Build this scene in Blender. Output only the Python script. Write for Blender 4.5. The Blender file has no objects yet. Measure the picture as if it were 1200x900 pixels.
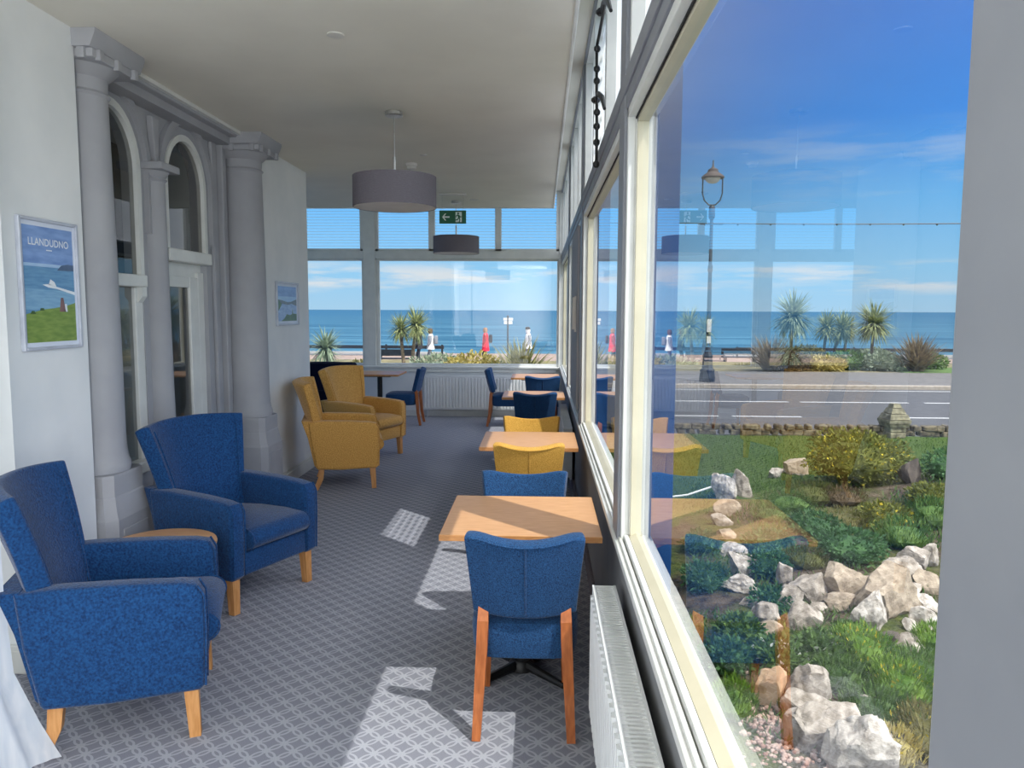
import bpy, bmesh, math, random
from mathutils import Vector, Matrix, noise

SC = bpy.context.scene
COL = SC.collection
PI = math.pi
rnd = random.Random(11)


# ------------------------------------------------------------------ helpers
def S(r, g, b, a=1.0):
    def c(v):
        v /= 255.0
        return v / 12.92 if v <= 0.04045 else ((v + 0.055) / 1.055) ** 2.4
    return (c(r), c(g), c(b), a)


def mul(c, k):
    return (min(1, c[0] * k), min(1, c[1] * k), min(1, c[2] * k), 1)


def mat(name, c1, c2=None, rough=0.6, scale=18.0, bump=0.0, metal=0.0, spec=0.5, sheen=0.0, stretch=(1, 1, 1),
        detail=4.0, lo=0.35, hi=0.65, translucent=0.0):
    """Noise-driven procedural surface between two colours."""
    m = bpy.data.materials.new(name)
    m.use_nodes = True
    nt = m.node_tree
    b = nt.nodes['Principled BSDF']
    tc = nt.nodes.new('ShaderNodeTexCoord')
    mp = nt.nodes.new('ShaderNodeMapping')
    mp.inputs['Scale'].default_value = stretch
    nz = nt.nodes.new('ShaderNodeTexNoise')
    nz.inputs['Scale'].default_value = scale
    nz.inputs['Detail'].default_value = detail
    rp = nt.nodes.new('ShaderNodeValToRGB')
    rp.color_ramp.elements[0].position = lo
    rp.color_ramp.elements[1].position = hi
    rp.color_ramp.elements[0].color = c1
    rp.color_ramp.elements[1].color = c2 if c2 else mul(c1, 1.08)
    L = nt.links.new
    L(tc.outputs['Object'], mp.inputs['Vector'])
    L(mp.outputs['Vector'], nz.inputs['Vector'])
    L(nz.outputs['Fac'], rp.inputs['Fac'])
    L(rp.outputs['Color'], b.inputs['Base Color'])
    b.inputs['Roughness'].default_value = rough
    b.inputs['Metallic'].default_value = metal
    b.inputs['Specular IOR Level'].default_value = spec
    if sheen:
        b.inputs['Sheen Weight'].default_value = sheen
        b.inputs['Sheen Roughness'].default_value = 0.4
    if bump:
        bp = nt.nodes.new('ShaderNodeBump')
        bp.inputs['Strength'].default_value = bump
        bp.inputs['Distance'].default_value = 0.02
        L(nz.outputs['Fac'], bp.inputs['Height'])
        L(bp.outputs['Normal'], b.inputs['Normal'])
    if translucent:
        tr = nt.nodes.new('ShaderNodeBsdfTranslucent')
        mx = nt.nodes.new('ShaderNodeMixShader')
        mx.inputs['Fac'].default_value = translucent
        L(rp.outputs['Color'], tr.inputs['Color'])
        L(b.outputs['BSDF'], mx.inputs[1])
        L(tr.outputs['BSDF'], mx.inputs[2])
        L(mx.outputs['Shader'], nt.nodes['Material Output'].inputs['Surface'])
    return m


def nm(nt, op, a, b=None, c=None):
    n = nt.nodes.new('ShaderNodeMath')
    n.operation = op
    for i, v in enumerate((a, b, c)):
        if v is None:
            continue
        if isinstance(v, (int, float)):
            n.inputs[i].default_value = v
        else:
            nt.links.new(v, n.inputs[i])
    return n.outputs[0]


def obj(name, bm, mats, parent=None, smooth=True, angle=38, loc=None, rotz=None, subsurf=0):
    me = bpy.data.meshes.new(name)
    bmesh.ops.recalc_face_normals(bm, faces=bm.faces[:])
    bm.to_mesh(me)
    bm.free()
    for m in (mats if isinstance(mats, (list, tuple)) else [mats]):
        me.materials.append(m)
    if smooth:
        for p in me.polygons:
            p.use_smooth = True
        me.set_sharp_from_angle(angle=math.radians(angle))
    o = bpy.data.objects.new(name, me)
    COL.objects.link(o)
    if parent:
        o.parent = parent
    if loc is not None:
        o.location = loc
    if rotz is not None:
        o.rotation_euler = (0, 0, rotz)
    if subsurf:
        md = o.modifiers.new('subdivision', 'SUBSURF')
        md.levels = md.render_levels = subsurf
    return o


def tag(o, label, cat, group=None, kind=None):
    o['label'] = label
    o['category'] = cat
    if group:
        o['group'] = group
    if kind:
        o['kind'] = kind
    return o


def thing(name, label, cat, loc=(0, 0, 0), rotz=0.0, group=None, kind=None):
    o = bpy.data.objects.new(name, None)
    o.empty_display_size = 0.1
    COL.objects.link(o)
    o.location = loc
    o.rotation_euler = (0, 0, rotz)
    tag(o, label, cat, group, kind)
    return o


def struct(name, bm, m, parent=None, smooth=False, label=None):
    o = obj(name, bm, m, parent, smooth=smooth)
    if parent is None:
        o['kind'] = 'structure'
        if label:
            o['label'] = label
    return o


def dup(root, loc, rotz, label, group=None):
    r = root.copy()
    COL.objects.link(r)
    r.location = loc
    r.rotation_euler = (0, 0, rotz)
    r['label'] = label
    if group:
        r['group'] = group
    for ch in list(root.children):
        c = ch.copy()
        COL.objects.link(c)
        c.parent = r
        for g in list(ch.children):
            d = g.copy()
            COL.objects.link(d)
            d.parent = c
    return r


def box(bm, x0, x1, y0, y1, z0, z1, bevel=0.0, seg=2, mi=0):
    mtx = Matrix.Translation(((x0 + x1) / 2, (y0 + y1) / 2, (z0 + z1) / 2)) @ Matrix.Diagonal((x1 - x0, y1 - y0, z1 - z0, 1))
    r = bmesh.ops.create_cube(bm, size=1.0, matrix=mtx)
    vs = r['verts']
    fs = {f for v in vs for f in v.link_faces}
    for f in fs:
        f.material_index = mi
    if bevel:
        es = list({e for v in vs for e in v.link_edges})
        bmesh.ops.bevel(bm, geom=es, offset=bevel, segments=seg, profile=0.5, affect='EDGES', clamp_overlap=True)
    return bm


def B():
    return bmesh.new()


def prism(bm, pts, axis, a, b, bevel=0.0, seg=2, mi=0):
    """Closed 2-D outline extruded along an axis. axis x: pts=(y,z); y: (x,z); z: (x,y)"""
    def P(p, t):
        return {'x': (t, p[0], p[1]), 'y': (p[0], t, p[1]), 'z': (p[0], p[1], t)}[axis]
    v0 = [bm.verts.new(P(p, a)) for p in pts]
    v1 = [bm.verts.new(P(p, b)) for p in pts]
    fs = [bm.faces.new(v0), bm.faces.new(v1[::-1])]
    n = len(pts)
    for i in range(n):
        fs.append(bm.faces.new((v0[i], v1[i], v1[(i + 1) % n], v0[(i + 1) % n])))
    for f in fs:
        f.material_index = mi
    if bevel:
        es = list({e for f in fs[:2] for e in f.edges})
        bmesh.ops.recalc_face_normals(bm, faces=fs)
        bmesh.ops.bevel(bm, geom=es, offset=bevel, segments=seg, profile=0.5, affect='EDGES', clamp_overlap=True)
    return bm


def loft(bm, rings, cap=True, mi=0, closed=True):
    vr = [[bm.verts.new(p) for p in r] for r in rings]
    n = len(rings[0])
    for a, b in zip(vr[:-1], vr[1:]):
        for i in range(n if closed else n - 1):
            f = bm.faces.new((a[i], a[(i + 1) % n], b[(i + 1) % n], b[i]))
            f.material_index = mi
    if cap and closed:
        bm.faces.new(vr[0][::-1]).material_index = mi
        bm.faces.new(vr[-1]).material_index = mi
    return bm


def lathe(bm, prof, c=(0, 0, 0), seg=24, mi=0, cap=True, rot=0.0):
    rings = [[(c[0] + r * math.cos(rot + 2 * PI * k / seg), c[1] + r * math.sin(rot + 2 * PI * k / seg), c[2] + z) for k in range(seg)]
             for r, z in prof]
    return loft(bm, rings, cap, mi)


def tube(bm, pts, r, seg=8, mi=0, flat=False):
    pts = [Vector(p) for p in pts]
    rr = r if isinstance(r, (list, tuple)) else [r] * len(pts)
    rings = []
    pn = None
    for i, p in enumerate(pts):
        t = (pts[min(i + 1, len(pts) - 1)] - pts[max(i - 1, 0)]).normalized()
        if pn is None:
            pn = t.orthogonal().normalized()
            if flat:
                pn = Vector((1, 0, 0))
        pn = (pn - t * pn.dot(t))
        pn = pn.normalized() if pn.length > 1e-5 else t.orthogonal().normalized()
        bn = t.cross(pn)
        rings.append([p + (pn * math.cos(2 * PI * k / seg + (PI / 4 if seg == 4 else 0)) + bn * math.sin(2 * PI * k / seg + (PI / 4 if seg == 4 else 0))) * rr[i]
                      for k in range(seg)])
    return loft(bm, rings, True, mi)


def slab(bm, fn, us, vs, th, mi=0):
    """Curved upholstery panel: fn(u,v) -> front point, th thickness backwards (-y)."""
    F = [[Vector(fn(u, v)) for u in us] for v in vs]
    nu, nv = len(us), len(vs)
    def nrm(i, j):
        du = F[j][min(i + 1, nu - 1)] - F[j][max(i - 1, 0)]
        dv = F[min(j + 1, nv - 1)][i] - F[max(j - 1, 0)][i]
        n = du.cross(dv)
        return n.normalized()
    A = [[bm.verts.new(F[j][i]) for i in range(nu)] for j in range(nv)]
    Bk = [[bm.verts.new(F[j][i] + nrm(i, j) * th) for i in range(nu)] for j in range(nv)]
    for j in range(nv - 1):
        for i in range(nu - 1):
            bm.faces.new((A[j][i], A[j][i + 1], A[j + 1][i + 1], A[j + 1][i])).material_index = mi
            bm.faces.new((Bk[j][i], Bk[j + 1][i], Bk[j + 1][i + 1], Bk[j][i + 1])).material_index = mi
    for j in range(nv - 1):
        bm.faces.new((A[j][0], A[j + 1][0], Bk[j + 1][0], Bk[j][0])).material_index = mi
        bm.faces.new((A[j][-1], Bk[j][-1], Bk[j + 1][-1], A[j + 1][-1])).material_index = mi
    for i in range(nu - 1):
        bm.faces.new((A[0][i], Bk[0][i], Bk[0][i + 1], A[0][i + 1])).material_index = mi
        bm.faces.new((A[-1][i], A[-1][i + 1], Bk[-1][i + 1], Bk[-1][i])).material_index = mi
    return bm


def poly(bm, pts, mi=0):
    f = bm.faces.new([bm.verts.new(p) for p in pts])
    f.material_index = mi
    return f


def text_into(bm, txt, size, mtx, mi=0, bold=0.0, spacing=1.0):
    cu = bpy.data.curves.new('lettering', 'FONT')
    cu.body = txt
    cu.size = size
    cu.align_x = 'CENTER'
    cu.offset = bold
    cu.space_character = spacing
    to = bpy.data.objects.new('lettering', cu)
    COL.objects.link(to)
    dg = bpy.context.evaluated_depsgraph_get()
    me = bpy.data.meshes.new_from_object(to.evaluated_get(dg))
    me.transform(mtx)
    n0 = len(bm.faces)
    bm.from_mesh(me)
    bm.faces.ensure_lookup_table()
    for f in bm.faces[n0:]:
        f.material_index = mi
    bpy.data.objects.remove(to)
    bpy.data.curves.remove(cu)
    bpy.data.meshes.remove(me)


# ------------------------------------------------------------------ materials
M = {}
M['wall'] = mat('wall_paint', S(222, 226, 228), S(230, 233, 234), rough=0.85, scale=3, spec=0.2)
M['grey_paint'] = mat('grey_joinery_paint', S(158, 160, 166), S(166, 168, 173), rough=0.7, scale=4, spec=0.3)
M['ceiling'] = mat('ceiling_paint', S(222, 219, 208), S(228, 225, 214), rough=0.9, scale=2, spec=0.15)
M['frame'] = mat('white_gloss_frame', S(212, 214, 211), S(222, 224, 220), rough=0.38, scale=6, spec=0.45)
M['post'] = mat('shaded_post_paint', S(122, 126, 134), S(130, 134, 141), rough=0.45, scale=6)  # white frame paint with the indoor shade put into its grey
M['cream'] = mat('cream_glazing_bead', S(196, 190, 166), S(204, 198, 174), rough=0.4, scale=6, spec=0.4)
M['black'] = mat('black_metal', S(16, 16, 18), S(26, 26, 28), rough=0.45, scale=10)
M['rubber'] = mat('dark_seal', S(14, 15, 18), S(22, 24, 28), rough=0.8, scale=10)
M['chrome'] = mat('brushed_metal', S(190, 190, 188), S(210, 210, 208), rough=0.3, metal=0.9, scale=30)
M['blue'] = mat('blue_chenille', S(6, 36, 78), S(26, 80, 134), rough=0.85, scale=110, bump=0.3, sheen=0.25, detail=5, lo=0.28, hi=0.74, spec=0.25)
M['bluechair'] = mat('blue_weave', S(10, 36, 72), S(38, 86, 134), rough=0.85, scale=200, bump=0.3, sheen=0.2, detail=4, lo=0.3, hi=0.72, spec=0.25)
M['navy'] = mat('navy_fabric', S(6, 12, 36), S(12, 22, 54), rough=0.9, scale=150, bump=0.3, sheen=0.1, spec=0.2)
M['mustard'] = mat('mustard_chenille', S(186, 134, 62), S(224, 176, 100), rough=0.85, scale=120, bump=0.3, sheen=0.25, detail=3, spec=0.25)
M['mustardchair'] = mat('mustard_weave', S(176, 128, 46), S(216, 170, 82), rough=0.85, scale=230, bump=0.3, sheen=0.2, detail=3, spec=0.25)
M['oak'] = mat('oak_top', S(196, 146, 100), S(214, 168, 122), rough=0.42, scale=6, stretch=(2, 14, 2), detail=6, lo=0.3, hi=0.7)
M['oakedge'] = mat('oak_edge', S(178, 122, 70), S(196, 142, 88), rough=0.5, scale=8, stretch=(3, 3, 12))
M['legoak'] = mat('pale_oak_leg', S(188, 132, 76), S(206, 152, 96), rough=0.45, scale=12, stretch=(6, 6, 1))
M['legbrown'] = mat('red_brown_leg', S(150, 82, 38), S(176, 102, 52), rough=0.4, scale=12, stretch=(6, 6, 1))
M['radiator'] = mat('radiator_enamel', S(222, 226, 228), S(230, 233, 235), rough=0.35, scale=5)
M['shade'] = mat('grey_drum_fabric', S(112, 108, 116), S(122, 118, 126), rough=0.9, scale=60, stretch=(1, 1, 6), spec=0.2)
M['diffuser'] = mat('diffuser_white', S(212, 208, 204), S(222, 218, 214), rough=0.7, scale=4)
M['silverframe'] = mat('silver_picture_frame', S(176, 182, 196), S(192, 198, 210), rough=0.35, scale=12, spec=0.6)
M['mount'] = mat('white_border', S(214, 222, 238), S(222, 229, 242), rough=0.6, scale=6)
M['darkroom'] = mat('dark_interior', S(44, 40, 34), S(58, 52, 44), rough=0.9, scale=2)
M['beige'] = mat('beige_curtain', S(180, 164, 120), S(206, 190, 148), rough=0.9, scale=5, stretch=(6, 6, 0.5))
M['exitgreen'] = mat('exit_green', S(0, 96, 62), S(0, 106, 70), rough=0.4, scale=4)
M['exitwhite'] = mat('exit_white', S(226, 244, 236), S(236, 250, 244), rough=0.4, scale=4)
M['plastic'] = mat('white_plastic', S(206, 204, 198), S(214, 212, 206), rough=0.45, scale=6)
M['postblue'] = mat('deep_blue_post', S(0, 60, 118), S(4, 70, 130), rough=0.5, scale=5)
M['iron'] = mat('dark_cast_iron', S(30, 40, 50), S(50, 60, 70), rough=0.5, scale=14)
M['rail'] = mat('black_rail', S(14, 22, 30), S(26, 36, 44), rough=0.5, scale=8)


def glass_mat(name, f0=0.07, tint=(0.95, 0.975, 0.98, 1), pw=3.6):
    m = bpy.data.materials.new(name)
    m.use_nodes = True
    nt = m.node_tree
    nt.nodes.remove(nt.nodes['Principled BSDF'])
    out = nt.nodes['Material Output']
    lw = nt.nodes.new('ShaderNodeLayerWeight')
    p = nm(nt, 'POWER', lw.outputs['Facing'], pw)
    fac = nm(nt, 'MULTIPLY_ADD', p, 1 - f0, f0)
    tr = nt.nodes.new('ShaderNodeBsdfTransparent')
    nz = nt.nodes.new('ShaderNodeTexNoise')
    nz.inputs['Scale'].default_value = 1.3
    mxc = nt.nodes.new('ShaderNodeMixRGB')
    mxc.inputs['Color1'].default_value = tint
    mxc.inputs['Color2'].default_value = mul(tint, 0.985)
    nt.links.new(nz.outputs['Fac'], mxc.inputs['Fac'])
    nt.links.new(mxc.outputs['Color'], tr.inputs['Color'])
    gl = nt.nodes.new('ShaderNodeBsdfGlossy')
    gl.inputs['Roughness'].default_value = 0.0
    gl.inputs['Color'].default_value = (0.97, 0.98, 1, 1)
    mx = nt.nodes.new('ShaderNodeMixShader')
    nt.links.new(fac, mx.inputs['Fac'])
    nt.links.new(tr.outputs['BSDF'], mx.inputs[1])
    nt.links.new(gl.outputs['BSDF'], mx.inputs[2])
    nt.links.new(mx.outputs['Shader'], out.inputs['Surface'])
    return m


def film_mat(name, pitch, duty, fade, haze):
    """Clear pane carrying a horizontal striped privacy film."""
    m = bpy.data.materials.new(name)
    m.use_nodes = True
    nt = m.node_tree
    nt.nodes.remove(nt.nodes['Principled BSDF'])
    out = nt.nodes['Material Output']
    tc = nt.nodes.new('ShaderNodeTexCoord')
    sp = nt.nodes.new('ShaderNodeSeparateXYZ')
    nt.links.new(tc.outputs['Object'], sp.inputs[0])
    fr = nm(nt, 'FRACT', nm(nt, 'DIVIDE', sp.outputs['Z'], pitch))
    st = nm(nt, 'LESS_THAN', fr, duty)
    nz = nt.nodes.new('ShaderNodeTexNoise')
    nz.inputs['Scale'].default_value = 2.0
    st = nm(nt, 'MULTIPLY', st, nm(nt, 'MULTIPLY_ADD', nz.outputs['Fac'], 0.3, fade))
    fac = nm(nt, 'MINIMUM', nm(nt, 'ADD', st, haze), 1.0)
    tr = nt.nodes.new('ShaderNodeBsdfTransparent')
    tr.inputs['Color'].default_value = (0.94, 0.97, 1.0, 1)
    tl = nt.nodes.new('ShaderNodeBsdfTranslucent')
    tl.inputs['Color'].default_value = (0.85, 0.87, 0.88, 1)
    df = nt.nodes.new('ShaderNodeBsdfDiffuse')
    df.inputs['Color'].default_value = (0.6, 0.62, 0.64, 1)
    m1 = nt.nodes.new('ShaderNodeMixShader')
    m1.inputs['Fac'].default_value = 0.35
    nt.links.new(tl.outputs['BSDF'], m1.inputs[1])
    nt.links.new(df.outputs['BSDF'], m1.inputs[2])
    m2 = nt.nodes.new('ShaderNodeMixShader')
    nt.links.new(fac, m2.inputs['Fac'])
    nt.links.new(tr.outputs['BSDF'], m2.inputs[1])
    nt.links.new(m1.outputs['Shader'], m2.inputs[2])
    nt.links.new(m2.outputs['Shader'], out.inputs['Surface'])
    return m


M['glass'] = glass_mat('window_glass')
M['glassdark'] = glass_mat('old_sash_glass', 0.05, (0.5, 0.48, 0.44, 1), 4.4)
M['film'] = film_mat('striped_film_clear', 0.045, 0.20, 0.30, 0.04)
M['reeded'] = film_mat('striped_film_dense', 0.024, 0.5, 0.06, 0.94)
M['filmopen'] = film_mat('striped_film_open', 0.120, 0.28, 0.85, 0.05)


def carpet_mat():
    m = bpy.data.materials.new('lattice_carpet')
    m.use_nodes = True
    nt = m.node_tree
    b = nt.nodes['Principled BSDF']
    tc = nt.nodes.new('ShaderNodeTexCoord')
    sp = nt.nodes.new('ShaderNodeSeparateXYZ')
    nt.links.new(tc.outputs['Object'], sp.inputs[0])
    X = nm(nt, 'DIVIDE', sp.outputs['X'], 0.105)
    Y = nm(nt, 'DIVIDE', sp.outputs['Y'], 0.105)

    def ring(ox, oy, r, w, ex=1.0, ey=1.0):
        fx = nm(nt, 'MULTIPLY', nm(nt, 'SUBTRACT', nm(nt, 'FRACT', nm(nt, 'ADD', X, ox)), 0.5), ex)
        fy = nm(nt, 'MULTIPLY', nm(nt, 'SUBTRACT', nm(nt, 'FRACT', nm(nt, 'ADD', Y, oy)), 0.5), ey)
        d = nm(nt, 'SQRT', nm(nt, 'ADD', nm(nt, 'MULTIPLY', fx, fx), nm(nt, 'MULTIPLY', fy, fy)))
        return nm(nt, 'LESS_THAN', nm(nt, 'ABSOLUTE', nm(nt, 'SUBTRACT', d, r)), w)
    a = ring(0, 0, 0.46, 0.045)
    c = ring(0.5, 0.5, 0.46, 0.045)
    e = ring(0.5, 0.0, 0.13, 0.03)
    g = ring(0.0, 0.5, 0.13, 0.03)
    k = nm(nt, 'MAXIMUM', nm(nt, 'MAXIMUM', a, c), nm(nt, 'MAXIMUM', e, g))
    nz = nt.nodes.new('ShaderNodeTexNoise')
    nz.inputs['Scale'].default_value = 260
    nt.links.new(tc.outputs['Object'], nz.inputs['Vector'])
    k2 = nm(nt, 'MULTIPLY_ADD', nm(nt, 'SUBTRACT', nz.outputs['Fac'], 0.5), 0.9, nm(nt, 'MULTIPLY', k, 0.75))
    rp = nt.nodes.new('ShaderNodeValToRGB')
    rp.color_ramp.elements[0].position = 0.0
    rp.color_ramp.elements[1].position = 0.85
    rp.color_ramp.elements[0].color = S(128, 131, 142)
    rp.color_ramp.elements[1].color = S(164, 167, 177)
    nt.links.new(k2, rp.inputs['Fac'])
    nt.links.new(rp.outputs['Color'], b.inputs['Base Color'])
    b.inputs['Roughness'].default_value = 0.95
    b.inputs['Specular IOR Level'].default_value = 0.1
    bp = nt.nodes.new('ShaderNodeBump')
    bp.inputs['Strength'].default_value = 0.35
    bp.inputs['Distance'].default_value = 0.004
    nt.links.new(k2, bp.inputs['Height'])
    nt.links.new(bp.outputs['Normal'], b.inputs['Normal'])
    return m


M['carpet'] = carpet_mat()

# ------------------------------------------------------------------ room shell
XI, XG, XO = 0.30, 0.365, 0.44      # inner line of the frames, glass plane, outer line
ZS, ZT0, ZT1, ZC, ZU = 0.815, 2.44, 2.58, 3.12, 3.55
YF = 12.20                          # far wall (inner face)

bm = B(); box(bm, -6.7, 0.45, -3.0, 12.45, -0.12, 0.0)
struct('floor', bm, M['carpet'], label='grey carpet with a pale lattice pattern over the whole sun lounge')
bm = B(); box(bm, -6.7, 0.145, -3.0, 10.84, ZC, ZU)
struct('ceiling', bm, M['ceiling'], label='flat off-white dropped ceiling with a free edge by the windows')
bm = B(); box(bm, -6.8, 0.46, -3.0, 12.5, ZU, ZU + 0.12)
struct('trim_1', bm, M['ceiling'], label='higher strip of ceiling showing between dropped ceiling and windows')
bm = B()
box(bm, 0.145, 0.165, -3.0, 10.86, ZC - 0.012, ZC + 0.05, 0.005)
box(bm, -6.7, 0.165, 10.84, 10.86, ZC - 0.012, ZC + 0.05, 0.005)
box(bm, 0.146, 0.158, -3.0, 10.85, ZC + 0.05, ZU - 0.002)
struct('trim_2', bm, M['frame'], label='white edge bead of the dropped ceiling')

# left wall: near pier, recess with openings, far pier
bm = B(); box(bm, -2.95, -2.40, 3.37, 3.98, 0, ZC)
struct('wall_left', bm, M['wall'], label='white pier on the left carrying the tall framed poster')
bm = B(); box(bm, -6.7, -2.47, 6.78, 8.10, 0, ZC)
struct('wall_left_far', bm, M['wall'], label='white pier beyond the second column carrying the small picture')
bm = B(); box(bm, -3.05, -2.95, -3.0, 3.37, 0, ZC)
struct('wall_left_near', bm, M['wall'], label='recessed wall at the left edge beside the near pier')
bm = B(); box(bm, -3.05, 0.45, -3.1, -3.0, 0, ZU)
struct('wall_back', bm, M['wall'], label='end wall behind the viewer')
bm = B(); box(bm, -6.8, -6.7, 8.1, 12.45, 0, 0.8)
struct('wall_left_annex', bm, M['wall'], label='low end wall below the side bay windows, out of sight behind the far pier')

def skirting(bm, x0, x1, y0, y1):
    box(bm, x0, x1, y0, y1, 0, 0.11, 0.003, 1)
    box(bm, x0 + (0.006 if x1 - x0 < 0.05 else 0), x1 - (0.006 if x1 - x0 < 0.05 else 0), y0, y1, 0.108, 0.135, 0.004, 1)
bm = B()
skirting(bm, -2.40, -2.375, 3.345, 3.98)
skirting(bm, -2.95, -2.376, 3.345, 3.37)
struct('baseboard_left', bm, M['frame'], label='white skirting round the near pier')
bm = B(); skirting(bm, -2.47, -2.445, 6.80, 8.12); skirting(bm, -6.7, -2.446, 8.10, 8.125)
struct('baseboard_left_far', bm, M['frame'], label='white skirting round the far pier')

XR = -2.65      # recess wall plane
def arch_outline(y0, y1, z0, zs, n=14):
    r = (y1 - y0) / 2
    c = (y0 + y1) / 2
    pts = [(y0, z0), (y1, z0)]
    for k in range(n + 1):
        a = PI * k / n
        pts.append((c + r * math.cos(a), zs + r * 1.12 * math.sin(a)))
    return pts

openings = [arch_outline(4.36, 5.05, 0.62, 2.60), arch_outline(5.38, 6.04, 0.0, 2.60)]
bm = B()
edges = []
def loop(pts, x):
    vs = [bm.verts.new((x, p[0], p[1])) for p in pts]
    return [bm.edges.new((vs[i], vs[(i + 1) % len(vs)])) for i in range(len(vs))], vs
out_e, _ = loop([(3.98, -0.0), (6.78, -0.0), (6.78, ZC), (3.98, ZC)], XR)
edges += out_e
lips = []
for op in openings:
    op2 = [(p[0], max(p[1], 0.002)) for p in op]
    e, vs = loop(op2, XR)
    edges += e
    lips.append((op2, vs))
bmesh.ops.triangle_fill(bm, edges=edges, use_beauty=True)
for op2, vs in lips:
    v2 = [bm.verts.new((XR - 0.12, p[0], p[1])) for p in op2]
    for i in range(len(vs)):
        bm.faces.new((vs[i], vs[(i + 1) % len(vs)], v2[(i + 1) % len(vs)], v2[i]))
struct('wall_left_arcade', bm, M['grey_paint'], label='grey painted recess wall with two round arches between the columns')
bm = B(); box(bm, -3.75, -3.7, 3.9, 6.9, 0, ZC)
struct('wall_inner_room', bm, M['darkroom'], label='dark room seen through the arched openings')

# entablature over the arcade, and pilaster mouldings
bm = B()
box(bm, XR, -2.52, 3.98, 6.78, 3.02, ZC)
box(bm, XR, -2.46, 4.0, 6.78, 3.075, ZC, 0.01)
struct('trim_3', bm, M['grey_paint'], label='grey frieze running over the arches between the column capitals')
bm = B(); box(bm, -2.46, -2.43, 4.36, 6.4, 3.095, ZC + 0.0)
struct('trim_4', bm, M['frame'], label='bright white strip where the frieze meets the ceiling')
bm = B()
for y0, y1, d in ((6.13, 6.22, 0.03), (6.26, 6.34, 0.06), (6.38, 6.56, 0.10)):
    box(bm, XR, XR + d, y0, y1, 0, 3.02, 0.008)
struct('trim_5', bm, M['grey_paint'], label='stepped grey vertical mouldings beside the second column')

def arch_moulding(bm, y0, y1, zs, zlow, w, x0, x1, n=18):
    r = (y1 - y0) / 2; c = (y0 + y1) / 2
    def path(rr):
        p = [(c + rr, zlow)]
        for k in range(n + 1):
            a = PI * k / n
            p.append((c + rr * math.cos(a), zs + rr * 1.12 * math.sin(a)))
        p.append((c - rr, zlow))
        return p
    i, o = path(r), path(r + w)
    rings = []
    for a, b in zip(i, o):
        rings.append([(x0, a[0], a[1]), (x1, a[0], a[1]), (x1, b[0], b[1]), (x0, b[0], b[1])])
    loft(bm, rings, True)

bm = B()
arch_moulding(bm, 4.30, 5.11, 2.60, 2.2, 0.05, XR, XR + 0.035)
arch_moulding(bm, 5.32, 6.10, 2.60, 2.2, 0.05, XR, XR + 0.035)
prism(bm, [(5.17, 2.98), (5.27, 2.98), (5.24, 2.66), (5.20, 2.66)], 'x', XR, XR + 0.045, 0.008)
struct('trim_6', bm, M['grey_paint'], label='raised grey arch mouldings with a keystone drop between them')

# slim pilaster between the arches
t = thing('pilaster', 'slim grey half-column with small capital between the two arched openings', 'pilaster', (XR, 5.215, 0))
bm = B(); lathe(bm, [(0.105, 0.55), (0.095, 1.2), (0.085, 2.56)], (0.0, 0, 0), 20); obj('shaft', bm, M['grey_paint'], t)
bm = B(); lathe(bm, [(0.085, 2.55), (0.10, 2.565), (0.09, 2.58), (0.115, 2.62)], (0, 0, 0), 20); box(bm, -0.10, 0.14, -0.13, 0.13, 2.62, 2.67, 0.008)
obj('capital', bm, M['grey_paint'], t)
bm = B(); box(bm, -0.0, 0.15, -0.14, 0.14, 0, 0.52, 0.012); lathe(bm, [(0.13, 0.52), (0.14, 0.545), (0.11, 0.57)], (0, 0, 0), 20)
obj('pedestal', bm, M['grey_paint'], t)

# window_1: arched sash window;  door_1 : arched light over a glazed door
def arch_frame(bm, y0, y1, zs, z0, w, x0, x1):
    arch_moulding(bm, y0 + w, y1 - w, zs, z0, w, x0, x1)

def arch_pane(bm, y0, y1, z0, zs, x):
    poly(bm, [(x, p[0], p[1]) for p in arch_outline(y0, y1, z0, zs)])

W1 = bpy.data.objects.new('window_1', None); COL.objects.link(W1); W1['kind'] = 'structure'
W1['label'] = 'tall round-headed sash window half hidden by the near column'
bm = B()
arch_frame(bm, 4.36, 5.05, 2.60, 1.90, 0.045, XR - 0.04, XR + 0.015)
box(bm, XR - 0.10, XR + 0.035, 4.36, 5.05, 1.84, 1.92, 0.008)
box(bm, XR - 0.12, XR - 0.07, 4.36, 4.42, 0.68, 1.84); box(bm, XR - 0.12, XR - 0.005, 4.955, 5.05, 0.68, 1.84, 0.006)
box(bm, XR - 0.12, XR + 0.05, 4.34, 5.10, 0.62, 0.70, 0.012)
prism(bm, [(XR - 0.02, 1.84), (XR + 0.03, 1.84), (XR + 0.03, 1.78), (XR + 0.0, 1.74), (XR - 0.02, 1.74)], 'y', 4.98, 5.04)
struct('window_frame', bm, M['frame'], W1)
bm = B(); arch_pane(bm, 4.40, 5.01, 1.9, 2.60, XR - 0.015); struct('upper_pane', bm, M['glassdark'], W1)
bm = B(); poly(bm, [(XR - 0.03, 4.40, 0.7), (XR - 0.03, 4.96, 0.7), (XR - 0.03, 4.96, 1.86), (XR - 0.03, 4.40, 1.86)])
struct('lower_pane', bm, M['glassdark'], W1)

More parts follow.
